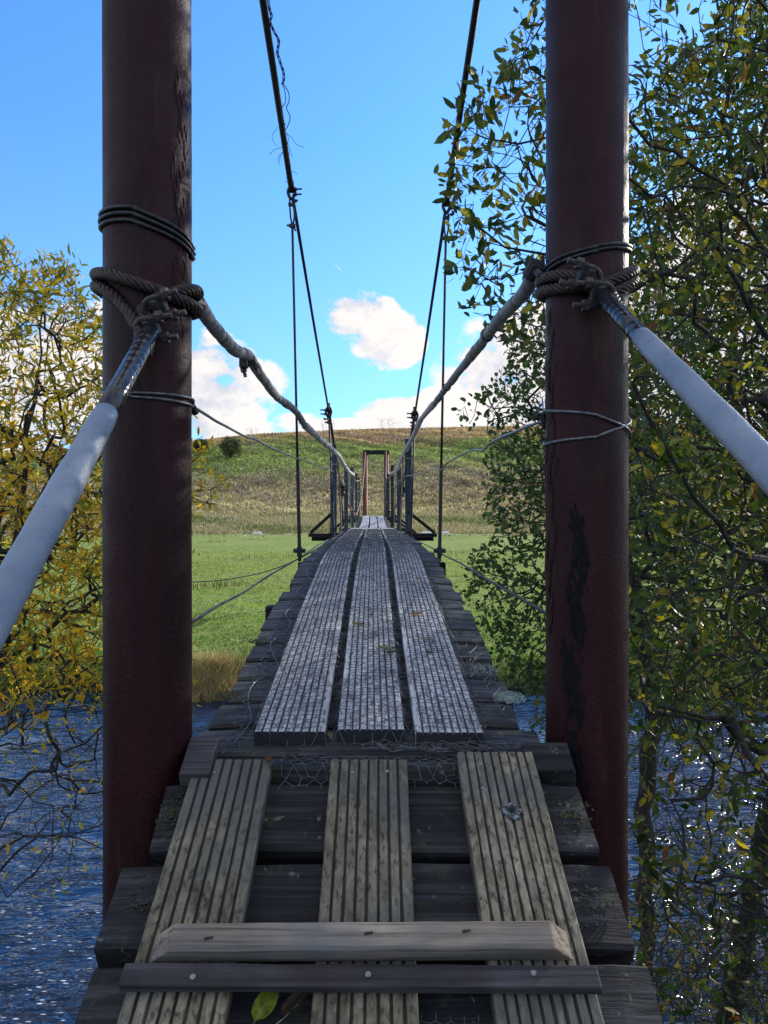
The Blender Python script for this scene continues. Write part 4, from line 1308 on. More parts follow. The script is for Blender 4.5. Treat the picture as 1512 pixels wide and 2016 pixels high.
# posts with outriggers and braces
def post(side, yy, off, top, w, mat, lath=True, under=0.0):
    x = axis(yy) + off; zb = H + deck_h(yy) - 0.10
    mb = MB(); mb.frame_box((x, yy, (zb + H + top) / 2), (1, 0, 0), (0, 1, 0), (0, 0, 1), w / 2, 0.03, (H + top - zb) / 2, 0.002)
    o = mb.build('handrail_post', mat, DK, bevel=0.003)
    mb = MB(); mb.box(x - w / 2 - 0.004, x + w / 2 + 0.004, yy - 0.035, yy + 0.035, H + top - 0.20, H + top - 0.185); mb.build('wire_band', M['wire'], o)
    if lath:
        mb = MB(); mb.bar((x - side * (w / 2 + 0.017), yy, H + top - 0.18), (x - side * (w / 2 + 0.045), yy + 0.02, zb + 0.08), 0.014, 0.02, (0, 1, 0)); mb.build('lath', M['lath'], o)
    # outrigger beam and brace
    xo = axis(yy) + side * 0.63
    mb = MB(); zz = H + deck_h(yy) - 0.03
    mb.box(min(x - side * 0.06, xo), max(x - side * 0.06, xo), yy - 0.045, yy - 0.01, zz - 0.03, zz + 0.005)
    mb.box(min(x - side * 0.1, xo - side * 0.03), max(x - side * 0.1, xo - side * 0.03), yy - 0.01, yy + 0.05, zz - 0.07, zz - 0.032)
    mb.build('outrigger', M['black'], DK)
    mb = MB(); mb.bar((xo - side * 0.02, yy - 0.02, zz + 0.008), (x, yy - 0.02, zz + 0.215), 0.03, 0.036, (0, 1, 0)); mb.build('brace', M['black'], DK)


post(-1, 7.5, -0.385, 0.660, 0.062, M['post'])
post(-1, 10.9, -0.385, 0.675, 0.055, M['post'])
post(-1, 14.0, -0.385, 0.82, 0.058, M['post'])
post(-1, 17.2, -0.385, 0.87, 0.058, M['postgreen'])
post(-1, 20.4, -0.385, 0.92, 0.05, M['postgreen'])
post(1, 7.5, 0.350, 0.718, 0.066, M['post'])
post(1, 10.9, 0.372, 0.64, 0.060, M['post'])
post(1, 14.0, 0.352, 0.865, 0.06, M['postgreen'], False)
post(1, 17.2, 0.335, 0.86, 0.062, M['postgreen'], False)
post(1, 20.4, 0.36, 0.90, 0.05, M['postgreen'], False)
# side cable under the deck edge
for pts_, lb in (([at(300, 1262, 1.45), at(372, 1228, 1.62), at(430, 1192, 1.95), at(480, 1166, 2.4), at(530, 1133, 3.0), at(590, 1098, 4.1), at(625, 1074, 5.4), at(650, 1060, 7.1)], 'dark steady cable low on the left from the left pole to the deck edge'),
                 ([at(1150, 1252, 1.62), at(1075, 1207, 1.75), at(960, 1141, 2.4), at(905, 1108, 3.1), at(872, 1092, 4.1), at(845, 1076, 5.4), at(815, 1062, 7.1)], 'dark steady cable low on the right from the right pole to the deck edge')):
    T = thing('side_cable', Vector(pts_[0]), lb, 'cable'); mb = MB(); mb.tube(spline(pts_, 6), 0.0038, 8); mb.build('cable_strand', M['cable'], T, smooth=True)
T = thing('guy_wire', at(595, 1098, 4.2), 'thin guy wire sagging from the deck edge out to the left over the meadow', 'wire')
mb = MB(); mb.tube(spline([at(655, 1062, 7.2), at(590, 1099, 6.2), at(540, 1120, 6.4), at(480, 1135, 6.8), at(375, 1146, 8.0), at(150, 1150, 12), at(-200, 1180, 19)], 6), 0.005, 6); mb.build('wire_strand', M['cable'], T)

# ------------------------------------------------------------------ far portal
FY = 31.0
FP = thing('far_portal', Vector((axis(FY) + 0.1, FY, G(-0.3, FY))), 'rust red pipe portal with dark timber lintel at the far end of the bridge', 'portal')
for px in (719.4, 761.3):
    x = (px - 756) / F * FY
    mb = MB(); mb.tube([(x, FY, G(x, FY) - 0.2), (x, FY, H + 2.38)], 0.084, 20); mb.build('pipe', M['farlit'], FP, smooth=True)
    mb = MB(); mb.box(x - 0.11, x - 0.03, FY - 0.14, FY - 0.09, G(x, FY), H + 2.46); mb.build('shaded_upright', M['farshade'], FP)  # dark strip standing in for the shaded side of the pipe
mb = MB(); mb.box((714.5 - 756) / F * FY, (766 - 756) / F * FY, FY - 0.09, FY + 0.09, H + 2.34, H + 2.51); mb.build('lintel', M['black'], FP)

# ------------------------------------------------------------------ ramp
def ramp_h(y): return -0.471 - 0.4875 * (1.45 - y)
SL = math.atan(0.4875)
RM = thing('access_ramp', Vector((0, 0, H + ramp_h(0) - 0.1)), 'steep brown grey board ramp with two cross battens in the foreground', 'ramp')
for k, (xt, xb) in enumerate(((-0.286, -0.286), (-0.029, -0.026), (0.2135, 0.2225))):
    for (ya, yb, d, w) in ((1.085, 1.45 + (0.0, 0.0, 0.018)[k], 0.0, 0.145), (-0.85, 1.078, -0.004, 0.145)):
        mb = MB(); K = 0
        ys = list(np.arange(yb, ya, -0.05)) + [ya]
        ys = ys[::-1]
        # the cosine keeps the board square to the slope
        sub = MB(); grooved(sub, 0, w, ys, lambda y, d=d: ramp_h(y) + d, th=0.030, ridges=(8, 8, 9)[k], depth=0.0045)
        sub.v = [(vx + (xb + (xt - xb) * (vy - 1.05) / 0.4) - (axis(vy) - axis(1.5)), vy, vz) for vx, vy, vz in sub.v]
        # boards' tail end first in the list is the low end
        bo = sub.build('ramp_board', M['ramp'], RM)
        if ya > 0:
            for (sx_, sy_) in ((-0.03, yb - 0.03), (0.035, yb - 0.028)):
                if k == 0 and sx_ > 0: continue
                mb = MB(); p = Vector((xt + sx_, sy_, H + ramp_h(sy_) + 0.0005)); nrm = Vector((0, -math.sin(SL), math.cos(SL)))
                mb.tube([p - nrm * 0.002, p + nrm * 0.0008], 0.0032, 10); mb.build('screw', M['screw'], bo)
y = 1.372; i = 0
while y > -0.8:
    mb = MB(); hw = 0.405
    z = H + ramp_h(y) - 0.036
    plank(mb, -0.028 - hw + random.uniform(-0.012, 0.012) + (0.014 if i == 0 else 0), -0.028 + hw + random.uniform(-0.01, 0.01) - 0.01 * (i == 0), y, 0.150, z, 0.055, SL, 0.003, 16)
    o = mb.build('ramp_sleeper', M['sleeper'], RM)
    if i < 2:
        for (px, rx, n_) in ((-0.36, 0.05, 60), (0.33, 0.05, 40)):
            pmb = MB(); patchmesh(pmb, px, y, z + 0.001, rx, 0.05, math.tan(SL), n_ // (1 + i)); pmb.build('moss_patch', M['moss'], o)
    y -= 0.158; i += 1
# head beam where ramp and bridge meet
mb = MB(); plank(mb, -0.385, 0.365, 1.49, 0.075, H - 0.487, 0.09, 0.0, 0.004, 16); mb.build('head_beam', M['sleeper'], RM)
mb = MB(); mb.frame_box((-0.352, 1.455, H - 0.475), (1, 0, 0), (0, 0.88, 0.47), (0, -0.47, 0.88), 0.028, 0.05, 0.014); mb.build('metal_plate', M['batten2'], RM, bevel=0.004)
mb = MB(); mb.frame_box((0.315, 1.475, H - 0.485), (1, 0, 0), (0, 0.88, 0.47), (0, -0.47, 0.88), 0.045, 0.035, 0.02); mb.build('edge_block', M['sleeper'], RM, bevel=0.004)
for sx in (-0.30, 0.24):
    mb = MB(); mb.bar((sx, 1.46, H + ramp_h(1.46) - 0.16), (sx, -0.8, H + ramp_h(-0.8) - 0.16), 0.07, 0.12); mb.build('stringer', M['black'], RM)
# battens
nrm = Vector((0, -math.sin(SL), math.cos(SL))); alo = Vector((0, math.cos(SL), math.sin(SL)))


def batten(xa, xb, yc, w, th, mat, cham, skew=0.0, nx=12):
    mb = MB(); c0 = Vector((0, yc, H + ramp_h(yc)))
    vs = []; 
    for i in range(nx + 1):
        t = i / nx
        bot0 = xa + (xb - xa) * t; 
        for (a, b) in ((-w / 2, 0.0), (-w / 2, th), (w / 2, th), (w / 2, 0.0)):
            x = bot0
            if b > 0: x = (xa + cham) + (xb - xa - 2 * cham) * t
            jt = random.uniform(-0.0004, 0.0004)
            p = c0 + alo * (a + jt + skew * (t - 0.5)) + nrm * (b + 0.001 + (jt if b > 0 else 0)); vs.append((x, p.y, p.z))
    K = 4; fs = []
    for i in range(nx):
        for k in range(K):
            k2 = (k + 1) % K; fs.append((i * K + k, (i + 1) * K + k, (i + 1) * K + k2, i * K + k2))
    fs.append((0, 1, 2, 3)); fs.append((nx * 4 + 3, nx * 4 + 2, nx * 4 + 1, nx * 4))
    mb.add(vs, fs); return mb.build('cross_batten', mat, RM, bevel=0.002)


b1 = batten(-0.335, 0.272, 1.112, 0.044, 0.026, M['batten'], 0.028, 0.004)
b2 = batten(-0.366, 0.300, 1.066, 0.032, 0.016, M['batten2'], 0.001, -0.004)
for x_, y_, b_ in ((-0.265, 1.063, b2), (-0.022, 1.066, b2), (0.208, 1.068, b2)):
    mb = MB(); p = Vector((x_, y_, H + ramp_h(y_))) + nrm * 0.0165; mb.tube([p, p + nrm * 0.0018], 0.0042, 10); mb.build('screw', M['screw'], b_)
for x_, y_ in ((-0.252, 1.108), (-0.022, 1.115), (0.12, 1.118)):
    mb = MB(); p = Vector((x_, y_, H + ramp_h(y_))) + nrm * 0.0268
    mb.frame_box(p, (1, 0.2, 0), alo, nrm, 0.006, 0.002, 0.0012); mb.build('nail_hole', M['cable'], b1)

# ------------------------------------------------------------------ wire netting
def hexnet(name, ya, yb, xa, xb, hf, label, cell=0.036, r=0.00055, jit=0.0035):
    T = thing(name, Vector(((xa + xb) / 2, ya, H + hf(ya, xa))), label, 'netting')
    mb_v = []; mb_f = []
    def seg(p, q):
        d = q - p; L = np.linalg.norm(d)
        if L < 1e-6: return
        d = d / L; s = np.cross(d, (0, 0, 1.0)); ns = np.linalg.norm(s)
        if ns < 1e-4: return
        s /= ns; u = np.cross(s, d); b = len(mb_v)
        for c in (p, q):
            for a in (0.5, 2.594, 4.689): mb_v.append(c + (s * math.cos(a) + u * math.sin(a)) * r)
        for k in range(3):
            k2 = (k + 1) % 3; mb_f.append((b + k, b + k2, b + 3 + k2)); mb_f.append((b + k, b + 3 + k2, b + 3 + k))
    w = cell * 1.0; dy = cell * 0.62; rows = int((yb - ya) / dy); colsn = int((xb - xa) / w)
    cache = {}
    def P_(i, j, part):
        # vertices of a brick-like hexagon net
        k = (i, j, part)
        if k not in cache:
            x = xa + (i + 0.5 * (j % 2)) * w; y_ = ya + j * dy + (0.30 * dy if part else -0.30 * dy)
            x += random.gauss(0, jit) + 0.012 * math.sin(y_ * 2.3 + x * 3); y_ += random.gauss(0, jit) + 0.010 * math.sin(x * 9 + y_ * 1.1)
            z = H + hf(y_, x) + abs(random.gauss(0, 0.0015)) + r
            cache[k] = np.array([x + axis(max(y_, 1.5)) - axis(1.5) if name != 'ramp_netting' else x, y_, z])
        return cache[k]
    for j in range(rows):
        for i in range(colsn):
            a = P_(i, j, 0); b = P_(i, j, 1); seg(a, b)
            if j + 1 < rows:
                if j % 2 == 0:
                    seg(b, P_(i, j + 1, 0)); 
                    if i > 0: seg(b, P_(i - 1, j + 1, 0))
                else:
                    seg(b, P_(i, j + 1, 0))
                    if i + 1 < colsn: seg(b, P_(i + 1, j + 1, 0))
    np_mesh('mesh_wire', np.array(mb_v), np.array(mb_f), M['net'], T)
    return T


def net_h(y, x):
    xx = x
    top = any(abs(xx - bx) < bw / 2 + 0.004 for bx, bw in BX) and y > 1.556
    if y < 1.55: return deck_h(1.5) - 0.026
    return deck_h(y) + (0.001 if top else -0.026)


hexnet('wire_netting', 1.535, 8.2, -0.325, 0.285, net_h, 'hexagonal wire netting laid over the grey bridge boards', r=0.0009)
hexnet('wire_netting', 1.42, 1.535, -0.20, 0.17, lambda y, x: (ramp_h(y) - 0.030 if y < 1.45 else -0.485), 'crumpled end of wire netting at the top of the ramp boards', cell=0.026, r=0.0009, jit=0.003)
# the ravelled heap of netting at the board ends
T = thing('netting_tangle', Vector((0.26, 1.54, H - 0.45)), 'ravelled tangle of thin wire beside the near end of the right walkway board', 'netting')
mb = MB()
for q in range(34):
    cx = random.uniform(-0.02, 0.30); a = random.uniform(0, 6.28); pts_ = []
    for k in range(6):
        pts_.append((cx + 0.028 * math.cos(a + k * 0.9) + random.uniform(-.01, .01), 1.53 + 0.02 * math.sin(a + k * 0.9) + random.uniform(-.008, .008), H - 0.476 + random.uniform(0, 0.012)))
    mb.tube(spline(pts_, 3), 0.0007, 4)
for q in range(16):
    y_ = random.uniform(1.6, 2.2); x_ = random.uniform(0.24, 0.28); pts_ = [(x_ + random.uniform(-.02, .02), y_ + k * 0.05, H + deck_h(y_ + k * 0.05) - 0.026 + random.uniform(0, .008)) for k in range(4)]
    mb.tube(spline(pts_, 3), 0.0007, 4)
mb.build('mesh_wire', M['net'], T)
# edge wire down the left side
T = thing('edge_wire', Vector((-0.3, 1.6, H - 0.46)), 'single kinked wire along the left edge of the deck netting', 'wire')
mb = MB(); pts_ = [(-0.30 + 0.02 * math.sin(k * 1.9) + random.uniform(-.01, .01) + axis(1.55 + k * 0.12) - axis(1.5), 1.55 + k * 0.12, H + deck_h(1.55 + k * 0.12) - 0.022) for k in range(26)]
mb.tube(spline(pts_, 4), 0.0011, 5); mb.build('wire_strand', M['wire'], T)
hexnet('ramp_netting', 0.80, 1.055, 0.035, 0.145, lambda y, x: ramp_h(y) - 0.028, 'wire netting showing in the gap between the lower ramp boards', cell=0.020, r=0.0006, jit=0.001)
hexnet('ramp_netting', 0.80, 1.055, -0.205, -0.105, lambda y, x: ramp_h(y) - 0.028, 'wire netting under the yellow leaf below the second batten', cell=0.020, r=0.0006, jit=0.001)

# ------------------------------------------------------------------ fallen leaves and litter
def fallen(p, ang, L, W, col, label, nrm=(0, 0, 1), curl=0.12, group=None):
    nrm = Vector(nrm).normalized(); d = Vector((math.cos(ang), math.sin(ang), 0)); d = (d - nrm * d.dot(nrm)).normalized(); s = nrm.cross(d)
    V = []; NX, NY = 8, 3
    for i in range(NX + 1):
        t = i / NX; w = W * 0.5 * math.sin(math.pi * min(1, t ** 0.8)) ** 0.7 if 0 < t < 1 else 0.0008
        for j in range(-NY, NY + 1):
            v = j / NY
            V.append(tuple(Vector(p) + d * (t - 0.5) * L + s * v * w + nrm * (0.002 + curl * L * (abs(v) ** 1.5 * 0.5 + (t - 0.5) ** 2) + 0.0006 * random.random())))
    K = 2 * NY + 1; Fc = np.array([(i * K + j, i * K + j + 1, (i + 1) * K + j + 1, (i + 1) * K + j) for i in range(NX) for j in range(K - 1)])
    T = thing('fallen_leaf', Vector(p), label, 'leaf', group)
    cols = np.array([np.array(col) * random.uniform(0.75, 1.1) * (0.35 if random.random() < 0.05 else 1) for _ in V])
    np_mesh('leaf_blade', np.array(V), Fc, M['leaf'], T, cols, smooth=True)
    mb = MB(); q0 = Vector(p) - d * L * 0.5 + nrm * 0.003; mb.tube([q0 - d * L * 0.2 + nrm * 0.003, q0, Vector(p) + nrm * 0.003], [0.0007, 0.0008, 0.0004], 5); mb.build('stalk', M['lath'], T)


def ramp_pt(px, py, dz=0.0):
    v = (1008 - py) / F; d = (-0.471 - 0.4875 * 1.45 + dz) / (v - 0.4875); return at(px, py, d)


nr = tuple(nrm)
fallen(ramp_pt(527, 1984, -0.03) + nrm * 0.012, R(68), 0.062, 0.030, (0.30, 0.36, 0.04), 'yellow green leaf with black specks below the second batten', nr, 0.1)
fallen(ramp_pt(588, 1990, -0.03) + nrm * 0.012, R(50), 0.055, 0.02, (0.09, 0.06, 0.05), 'curled brown leaf beside the yellow green leaf', nr, 0.5)
fallen(ramp_pt(922, 1952, -0.03) + nrm * 0.010, R(100), 0.035, 0.022, (0.12, 0.09, 0.07), 'small brown leaf under the second batten at the right gap', nr, 0.3)
for (px, py, an, L, W, c, lb) in ((820, 1211, 10, 0.036, 0.016, (0.34, 0.15, 0.03), 'orange leaf on the right walkway board'), (704, 1231, 160, 0.035, 0.014, (0.22, 0.15, 0.12), 'pale brown leaf on the left side of the middle board'),
                                  (762, 1280, 170, 0.045, 0.012, (0.30, 0.27, 0.22), 'curled pale leaf in the centre of the middle board'), (772, 1287, 20, 0.03, 0.012, (0.14, 0.12, 0.10), 'dark curled leaf touching the pale leaf on the middle board'),
                                  (840, 1261, 5, 0.022, 0.01, (0.30, 0.27, 0.22), 'tiny pale leaf on the right walkway board'), (845, 1287, 140, 0.022, 0.01, (0.12, 0.07, 0.05), 'small dark brown leaf on the right walkway board'),
                                  (730, 1212, 30, 0.02, 0.008, (0.10, 0.12, 0.07), 'small green leaf on the middle walkway board'), (742, 1253, 80, 0.02, 0.008, (0.16, 0.09, 0.05), 'small rust brown leaf on the middle walkway board')):
    fallen(on_plank(px, py, 0.001), R(an), L, W, c, lb, (0, -0.1, 1), 0.3)
for (px, py, an, L, W, c, lb) in ((528, 1500, 120, 0.03, 0.014, (0.16, 0.08, 0.05), 'brown leaf caught at the top corner of the left ramp board'), (575, 1492, 20, 0.026, 0.018, (0.10, 0.07, 0.065), 'dull purple brown leaf in the netting above the left ramp gap'),
                                  (650, 1452, 100, 0.028, 0.012, (0.34, 0.28, 0.2), 'straw coloured leaf between the left and middle walkway boards'), (925, 1256, 15, 0.03, 0.012, (0.30, 0.32, 0.34), 'curled silvery leaf on the cross planks right of the boards')):
    fallen(on_plank(px, py, -0.02), R(an), L, W, c, lb, (0, -0.1, 1), 0.35)


def dropping(px, py, s, label, ring=True):
    p = ramp_pt(px, py); T = thing('bird_dropping', p, label, 'dropping')
    mb = MB(); K = 22; vs = []
    prof = [(0.0, 0.002), (0.30, 0.003), (0.66, 0.008), (0.86, 0.006), (1.02, 0.0006)] if ring else [(0, 0.009), (0.3, 0.008), (0.6, 0.006), (0.8, 0.004), (1.0, 0.0005)]
    rk = [random.uniform(0.75, 1.2) for _ in range(K)]
    for (rr_, hh_) in prof:
        for k in range(K):
            a = 2 * math.pi * k / K; q = p + Vector((1, 0, 0)) * math.cos(a) * rr_ * s * rk[k] + alo * math.sin(a) * rr_ * s * rk[k] * 1.15 + nrm * (hh_ * s / 0.02 * random.uniform(0.6, 1.2)); vs.append(q)
    fs = [(i * K + k, i * K + (k + 1) % K, (i + 1) * K + (k + 1) % K, (i + 1) * K + k) for i in range(len(prof) - 1) for k in range(K)] + [tuple(range(K))]
    mb.add(vs, fs, [(1 if (i_ in (2, 3) and ring) or not ring else 0) * random.uniform(0.3, 1) for i_ in range(len(prof)) for k in range(K)]); mb.build('dropping_crust', M['drop'], T)


dropping(1006, 1597, 0.018, 'ring of black and white bird dropping on the right ramp board')
dropping(952, 1549, 0.005, 'small white dropping fleck near the top of the right ramp board', False)

# ------------------------------------------------------------------ sheep
def sheep(px, py, dist, ang, s, label, graze=True):
    b = at(px, py, dist); b.z = G(b.x, b.y)
    T = thing('sheep', b, label, 'sheep', 'sheep grazing at the far side of the meadow')
    c, sn = math.cos(ang), math.sin(ang)
    def W(x, y_, z): return b + Vector((x * c - y_ * sn, x * sn + y_ * c, z)) * s
    mb = MB(); mb.tube([W(-0.52, 0, 0.62), W(-0.44, 0, 0.62), W(-0.2, 0, 0.60), W(0.1, 0, 0.60), W(0.36, 0, 0.62), W(0.50, 0, 0.62)], [0.05, 0.21, 0.27, 0.28, 0.23, 0.10], 14)
    mb.tube([W(0.40, 0, 0.64), W(0.56, 0, 0.50 if graze else 0.78)], [0.16, 0.10], 10)
    for (x, y_) in ((-0.36, -0.13), (-0.36, 0.13), (0.34, -0.12), (0.34, 0.12)):
        mb.tube([W(x, y_, 0.52), W(x - (0.04 if x < 0 else -0.01), y_, 0.26), W(x + 0.01, y_, 0.0)], [0.10, 0.045, 0.035], 8)
    mb.tube([W(-0.5, 0, 0.7), W(-0.58, 0, 0.45)], [0.05, 0.03], 8)
    hx = W(0.55, 0, 0.5 if graze else 0.8); hy = W(0.70, 0, 0.16 if graze else 0.74)
    mb.tube([hx, hx.lerp(hy, 0.5), hy], [0.09, 0.085, 0.04], 10)
    body = mb.build('body', M['wool'], T, smooth=True)
    md = body.modifiers.new('r', 'REMESH'); md.mode = 'VOXEL'; md.voxel_size = 0.035 * s; md.use_smooth_shade = True
    mb = MB(); mb.tube([hx.lerp(hy, 0.35), hx.lerp(hy, 0.7), hx.lerp(hy, 1.03)], [0.094, 0.07, 0.045], 10)
    mb.build('face_wool', M['face'], body)
    for sg in (-1, 1):
        mb = MB(); e = hx.lerp(hy, 0.2); mb.tube([e, e + (W(0, 0.14 * sg, 0.02) - b)], [0.035, 0.015], 6); mb.build('ear', M['face'], body)


sheep(507, 1061, 102, 0.05, 1.1, 'lone white sheep grazing on the left side of the meadow below the round shrub')
sheep(846, 1052, 104, math.pi, 1.1, 'white sheep right behind the right outrigger at the meadow edge')
sheep(836, 1052, 107, 0.3, 1.0, 'cream sheep half hidden by the right outrigger, left of the pair')
sheep(876, 1051, 106, 0.2, 1.05, 'white sheep farthest right at the meadow edge')

# ------------------------------------------------------------------ bank vegetation
def clump(name, base, n_, h, spread, pal, label, cat, width=0.006, lean=0.5):
    T = thing(name, base, label, cat)
    a = rng.uniform(0, 6.283, n_); r = spread * np.sqrt(rng.random(n_))
    x = base.x + r * np.cos(a); y_ = base.y + r * np.sin(a) * 0.6
    gz = np.array([G(q, w) for q, w in zip(x, y_)])
    p = np.stack([x, y_, np.minimum(gz, base.z + 0.3) - 0.02], 1)
    blades('blades', p, rng.uniform(0.5, 1, n_) * h, np.full(n_, width), pick(pal, n_, 0.3), M['grassblade'], lean, T)


STRAW = [(0.42, 0.33, 0.19), (0.34, 0.25, 0.13), (0.50, 0.41, 0.26), (0.22, 0.20, 0.07)]
bz = at(405, 1345, 17.3); bz.z = 0.2
clump('grass_tussock', bz, 2400, 0.62, 0.7, [tuple(min(1, q * 1.45) for q in c_) for c_ in STRAW], 'straw coloured tussock of dead grass hanging over the far river bank beside the left pole', 'grass tussock', 0.014, 0.75)
bz = at(455, 1330, 17.6); bz.z = 0.35
clump('grass_tussock', bz, 500, 0.5, 0.45, STRAW + [(0.10, 0.14, 0.03)] * 3, 'smaller green and straw tussock right of the dead grass on the far bank', 'grass tussock', 0.012, 0.6)
# dead thistle stalks dotted over the meadow
THL = [(470, 1102, 58, 'row of dead thistle stalks across the middle of the left meadow', 2.6), (560, 1095, 60, 'dead thistle stalks beside the left hanger in the meadow', 2.0), (425, 1066, 90, 'low dark thistle tuft left of the lone sheep', 1.2),
       (395, 1157, 36, 'brown stalks in the meadow close to the left pole', 1.4), (445, 1160, 37, 'short brown stalks in the meadow left of the guy wire', 1.2), (935, 1105, 56, 'brown stalks in the right meadow beside the alder', 1.6), (900, 1090, 66, 'thin brown stalks in the right meadow', 1.6)]
for px, py, dd, lb, sp in THL:
    b = at(px, py, dd); b.z = G(b.x, b.y)
    clump('thistle_stalks', b, 26, 0.5, sp, [(0.10, 0.075, 0.045), (0.15, 0.11, 0.06)], lb, 'thistle', 0.05, 0.25)


def weed(x, y_, h, n_, pal, label, name='waterside_plant', lsz=0.04, w=0.35, cat='plant', stems=5, spread=0.25):
    z = G(x, y_); b = np.array([x, y_, z])
    T = thing(name, Vector(b), label, cat); t = Tree(0.0012, 0.45)
    t.node(b, -1)
    for k in range(stems):
        e = b + np.array([rng.normal(0, spread), rng.normal(0, spread * 0.6), h * rng.uniform(0.6, 1)])
        t.limb([b, (b + e) / 2 + (0, 0, 0.06), e], start=0, step=0.06, jit=0.008)
    pts = b + np.stack([rng.normal(0, spread * 1.3, n_), rng.normal(0, spread, n_), rng.uniform(0.25, 1, n_) * h], 1)
    t.grow(pts, b, 0.05, 0.08, up=0.0); t.finish('stems', T, M['bark'])
    pos, d = t.leafpos(2, 0.8, 0.7, 2); n2 = len(pos); L = rng.uniform(0.5, 1.2, n2) * lsz
    leaves('foliage', pos, d, L, L * w, leafcols(n2, pal, [1] * len(pal)), T)


BR = [(0.20, 0.13, 0.06), (0.30, 0.21, 0.10), (0.14, 0.09, 0.05), (0.15, 0.17, 0.05)]
GR = [(0.08, 0.15, 0.04), (0.13, 0.21, 0.05), (0.19, 0.23, 0.07)]
weed(1.35, 3.4, 1.25, 240, BR, 'brown bracken fronds at the foot of the right pole, nearest the ramp', 'bracken', 0.035, 0.4, 'bracken', 7, 0.22)
weed(1.8, 3.8, 1.2, 260, BR + GR, 'brown and green bracken on the right bank beneath the sallow', 'bracken', 0.035, 0.4, 'bracken', 8, 0.28)
weed(2.0, 3.5, 1.15, 260, GR, 'fresh green leafy plants at the lower right corner on the bank', 'waterside_plant', 0.04, 0.5, 'plant', 7, 0.25)
weed(1.5, 4.4, 1.35, 220, BR[2:] + GR, 'low leafy plants at the water edge right of the right pole', 'waterside_plant', 0.04, 0.5, 'plant', 7, 0.28)
weed(2.3, 4.6, 1.3, 220, BR, 'brown dead plants at the water edge under the sallow trunk', 'waterside_plant', 0.04, 0.4, 'plant', 7, 0.3)
weed(-1.55, 3.1, 1.05, 26, GR + [(0.25, 0.25, 0.05)], 'slender green plant at the bottom left above the river', 'waterside_plant', 0.05, 0.35, 'plant', 4, 0.12)
weed(-2.0, 3.6, 0.9, 26, GR + BR, 'thin stalked plant at the lower left corner above the river', 'waterside_plant', 0.05, 0.35, 'plant', 4, 0.14)

# ------------------------------------------------------------------ light and sky
SAZ, SEL = 46.0, 21.0           # degrees to the right of the view direction, elevation
w = bpy.data.worlds.new('World'); scene.world = w; w.use_nodes = True
N = w.node_tree.nodes; Lk = w.node_tree.links; N.clear()


class WT(NT):
    def __init__(s, tree):
        s.t = tree; s.N = tree.nodes; s.L = tree.links; s.out = s.N.new('ShaderNodeOutputWorld')


t = WT(w.node_tree)
sky = t.n('ShaderNodeTexSky'); sky.sky_type = 'NISHITA'; sky.sun_disc = False
sky.sun_elevation = R(SEL); sky.sun_rotation = R(SAZ); sky.air_density = 1.0; sky.dust_density = 0.3; sky.ozone_density = 2.5
tc = t.n('ShaderNodeTexCoord'); dirv = tc.outputs['Generated']
sx = t.n('ShaderNodeSeparateXYZ'); t.l(dirv, sx.inputs[0])
az = t.math('ARCTAN2', sx.outputs[0], sx.outputs[1]); el = t.math('ARCSINE', sx.outputs[2])
elg = t.ramp(t.math('DIVIDE', el, math.pi / 2), [(0.0, (1.1, 1.9, 2.8)), (0.38, (1.35, 2.4, 3.6)), (0.62, (0.9, 1.5, 2.1)), (1.0, (0.8, 1.3, 1.9))])
tint = t.mix(1.0, sky.outputs[0], elg, 'MULTIPLY')


def azel(px, py):
    u = (px - 756) / F; v = (1008 - py) / F; return math.atan(u), math.atan(v / math.sqrt(1 + u * u))


nz = t.n('ShaderNodeMapping'); nz.inputs['Scale'].default_value = (1, 1, 1.35); t.l(dirv, nz.inputs[0])
n1 = t.noise(nz.outputs[0], 9.0, 9, 0.6, 0.25); n2 = t.noise(nz.outputs[0], 26.0, 6, 0.6, 0.1)
total = None
for (px, py, rx, ry, s) in ((712, 622, 70, 42, 1.1), (765, 668, 66, 52, 1.1), (665, 600, 30, 22, 0.6), (800, 650, 30, 32, 0.7), (415, 805, 84, 70, 1.25), (370, 740, 45, 45, 0.9), (230, 740, 260, 110, 1.15), (-150, 760, 300, 150, 1.1), (495, 838, 28, 30, 0.7),
                           (590, 826, 50, 14, 0.5), (800, 815, 90, 32, 1.05), (915, 800, 90, 45, 1.1), (700, 838, 160, 14, 0.8), (1150, 740, 240, 130, 1.25), (1450, 690, 330, 235, 1.35), (1900, 560, 380, 330, 1.3), (925, 686, 40, 10, 0.55), (572, 665, 22, 9, 0.35), (595, 606, 22, 12, 0.35), (1050, 870, 700, 40, 1.0), (1010, 690, 60, 50, 0.6)):  # big far right cloud is off frame, added to brighten river reflections
    a0, e0 = azel(px, py); ra = math.atan(rx / F); re = math.atan(ry / F)
    da = t.math('DIVIDE', t.math('SUBTRACT', az, a0), ra * 1.35); de = t.math('DIVIDE', t.math('SUBTRACT', el, e0), re * 1.35)
    r2 = t.math('ADD', t.math('MULTIPLY', da, da), t.math('MULTIPLY', de, de))
    m = t.math('MULTIPLY', t.math('SUBTRACT', 1.0, r2, True), s)
    total = m if total is None else t.math('MAXIMUM', total, m)
nn = t.math('ADD', t.math('MULTIPLY', t.math('SUBTRACT', n1, 0.5), 3.4), t.math('MULTIPLY', t.math('SUBTRACT', n2, 0.5), 2.4))
dens = t.math('ADD', total, t.math('MULTIPLY', nn, t.math('MULTIPLY', total, 1.6, True)))
front = t.ramp(dens, [(0.30, 0.0), (0.56, 1.0)])
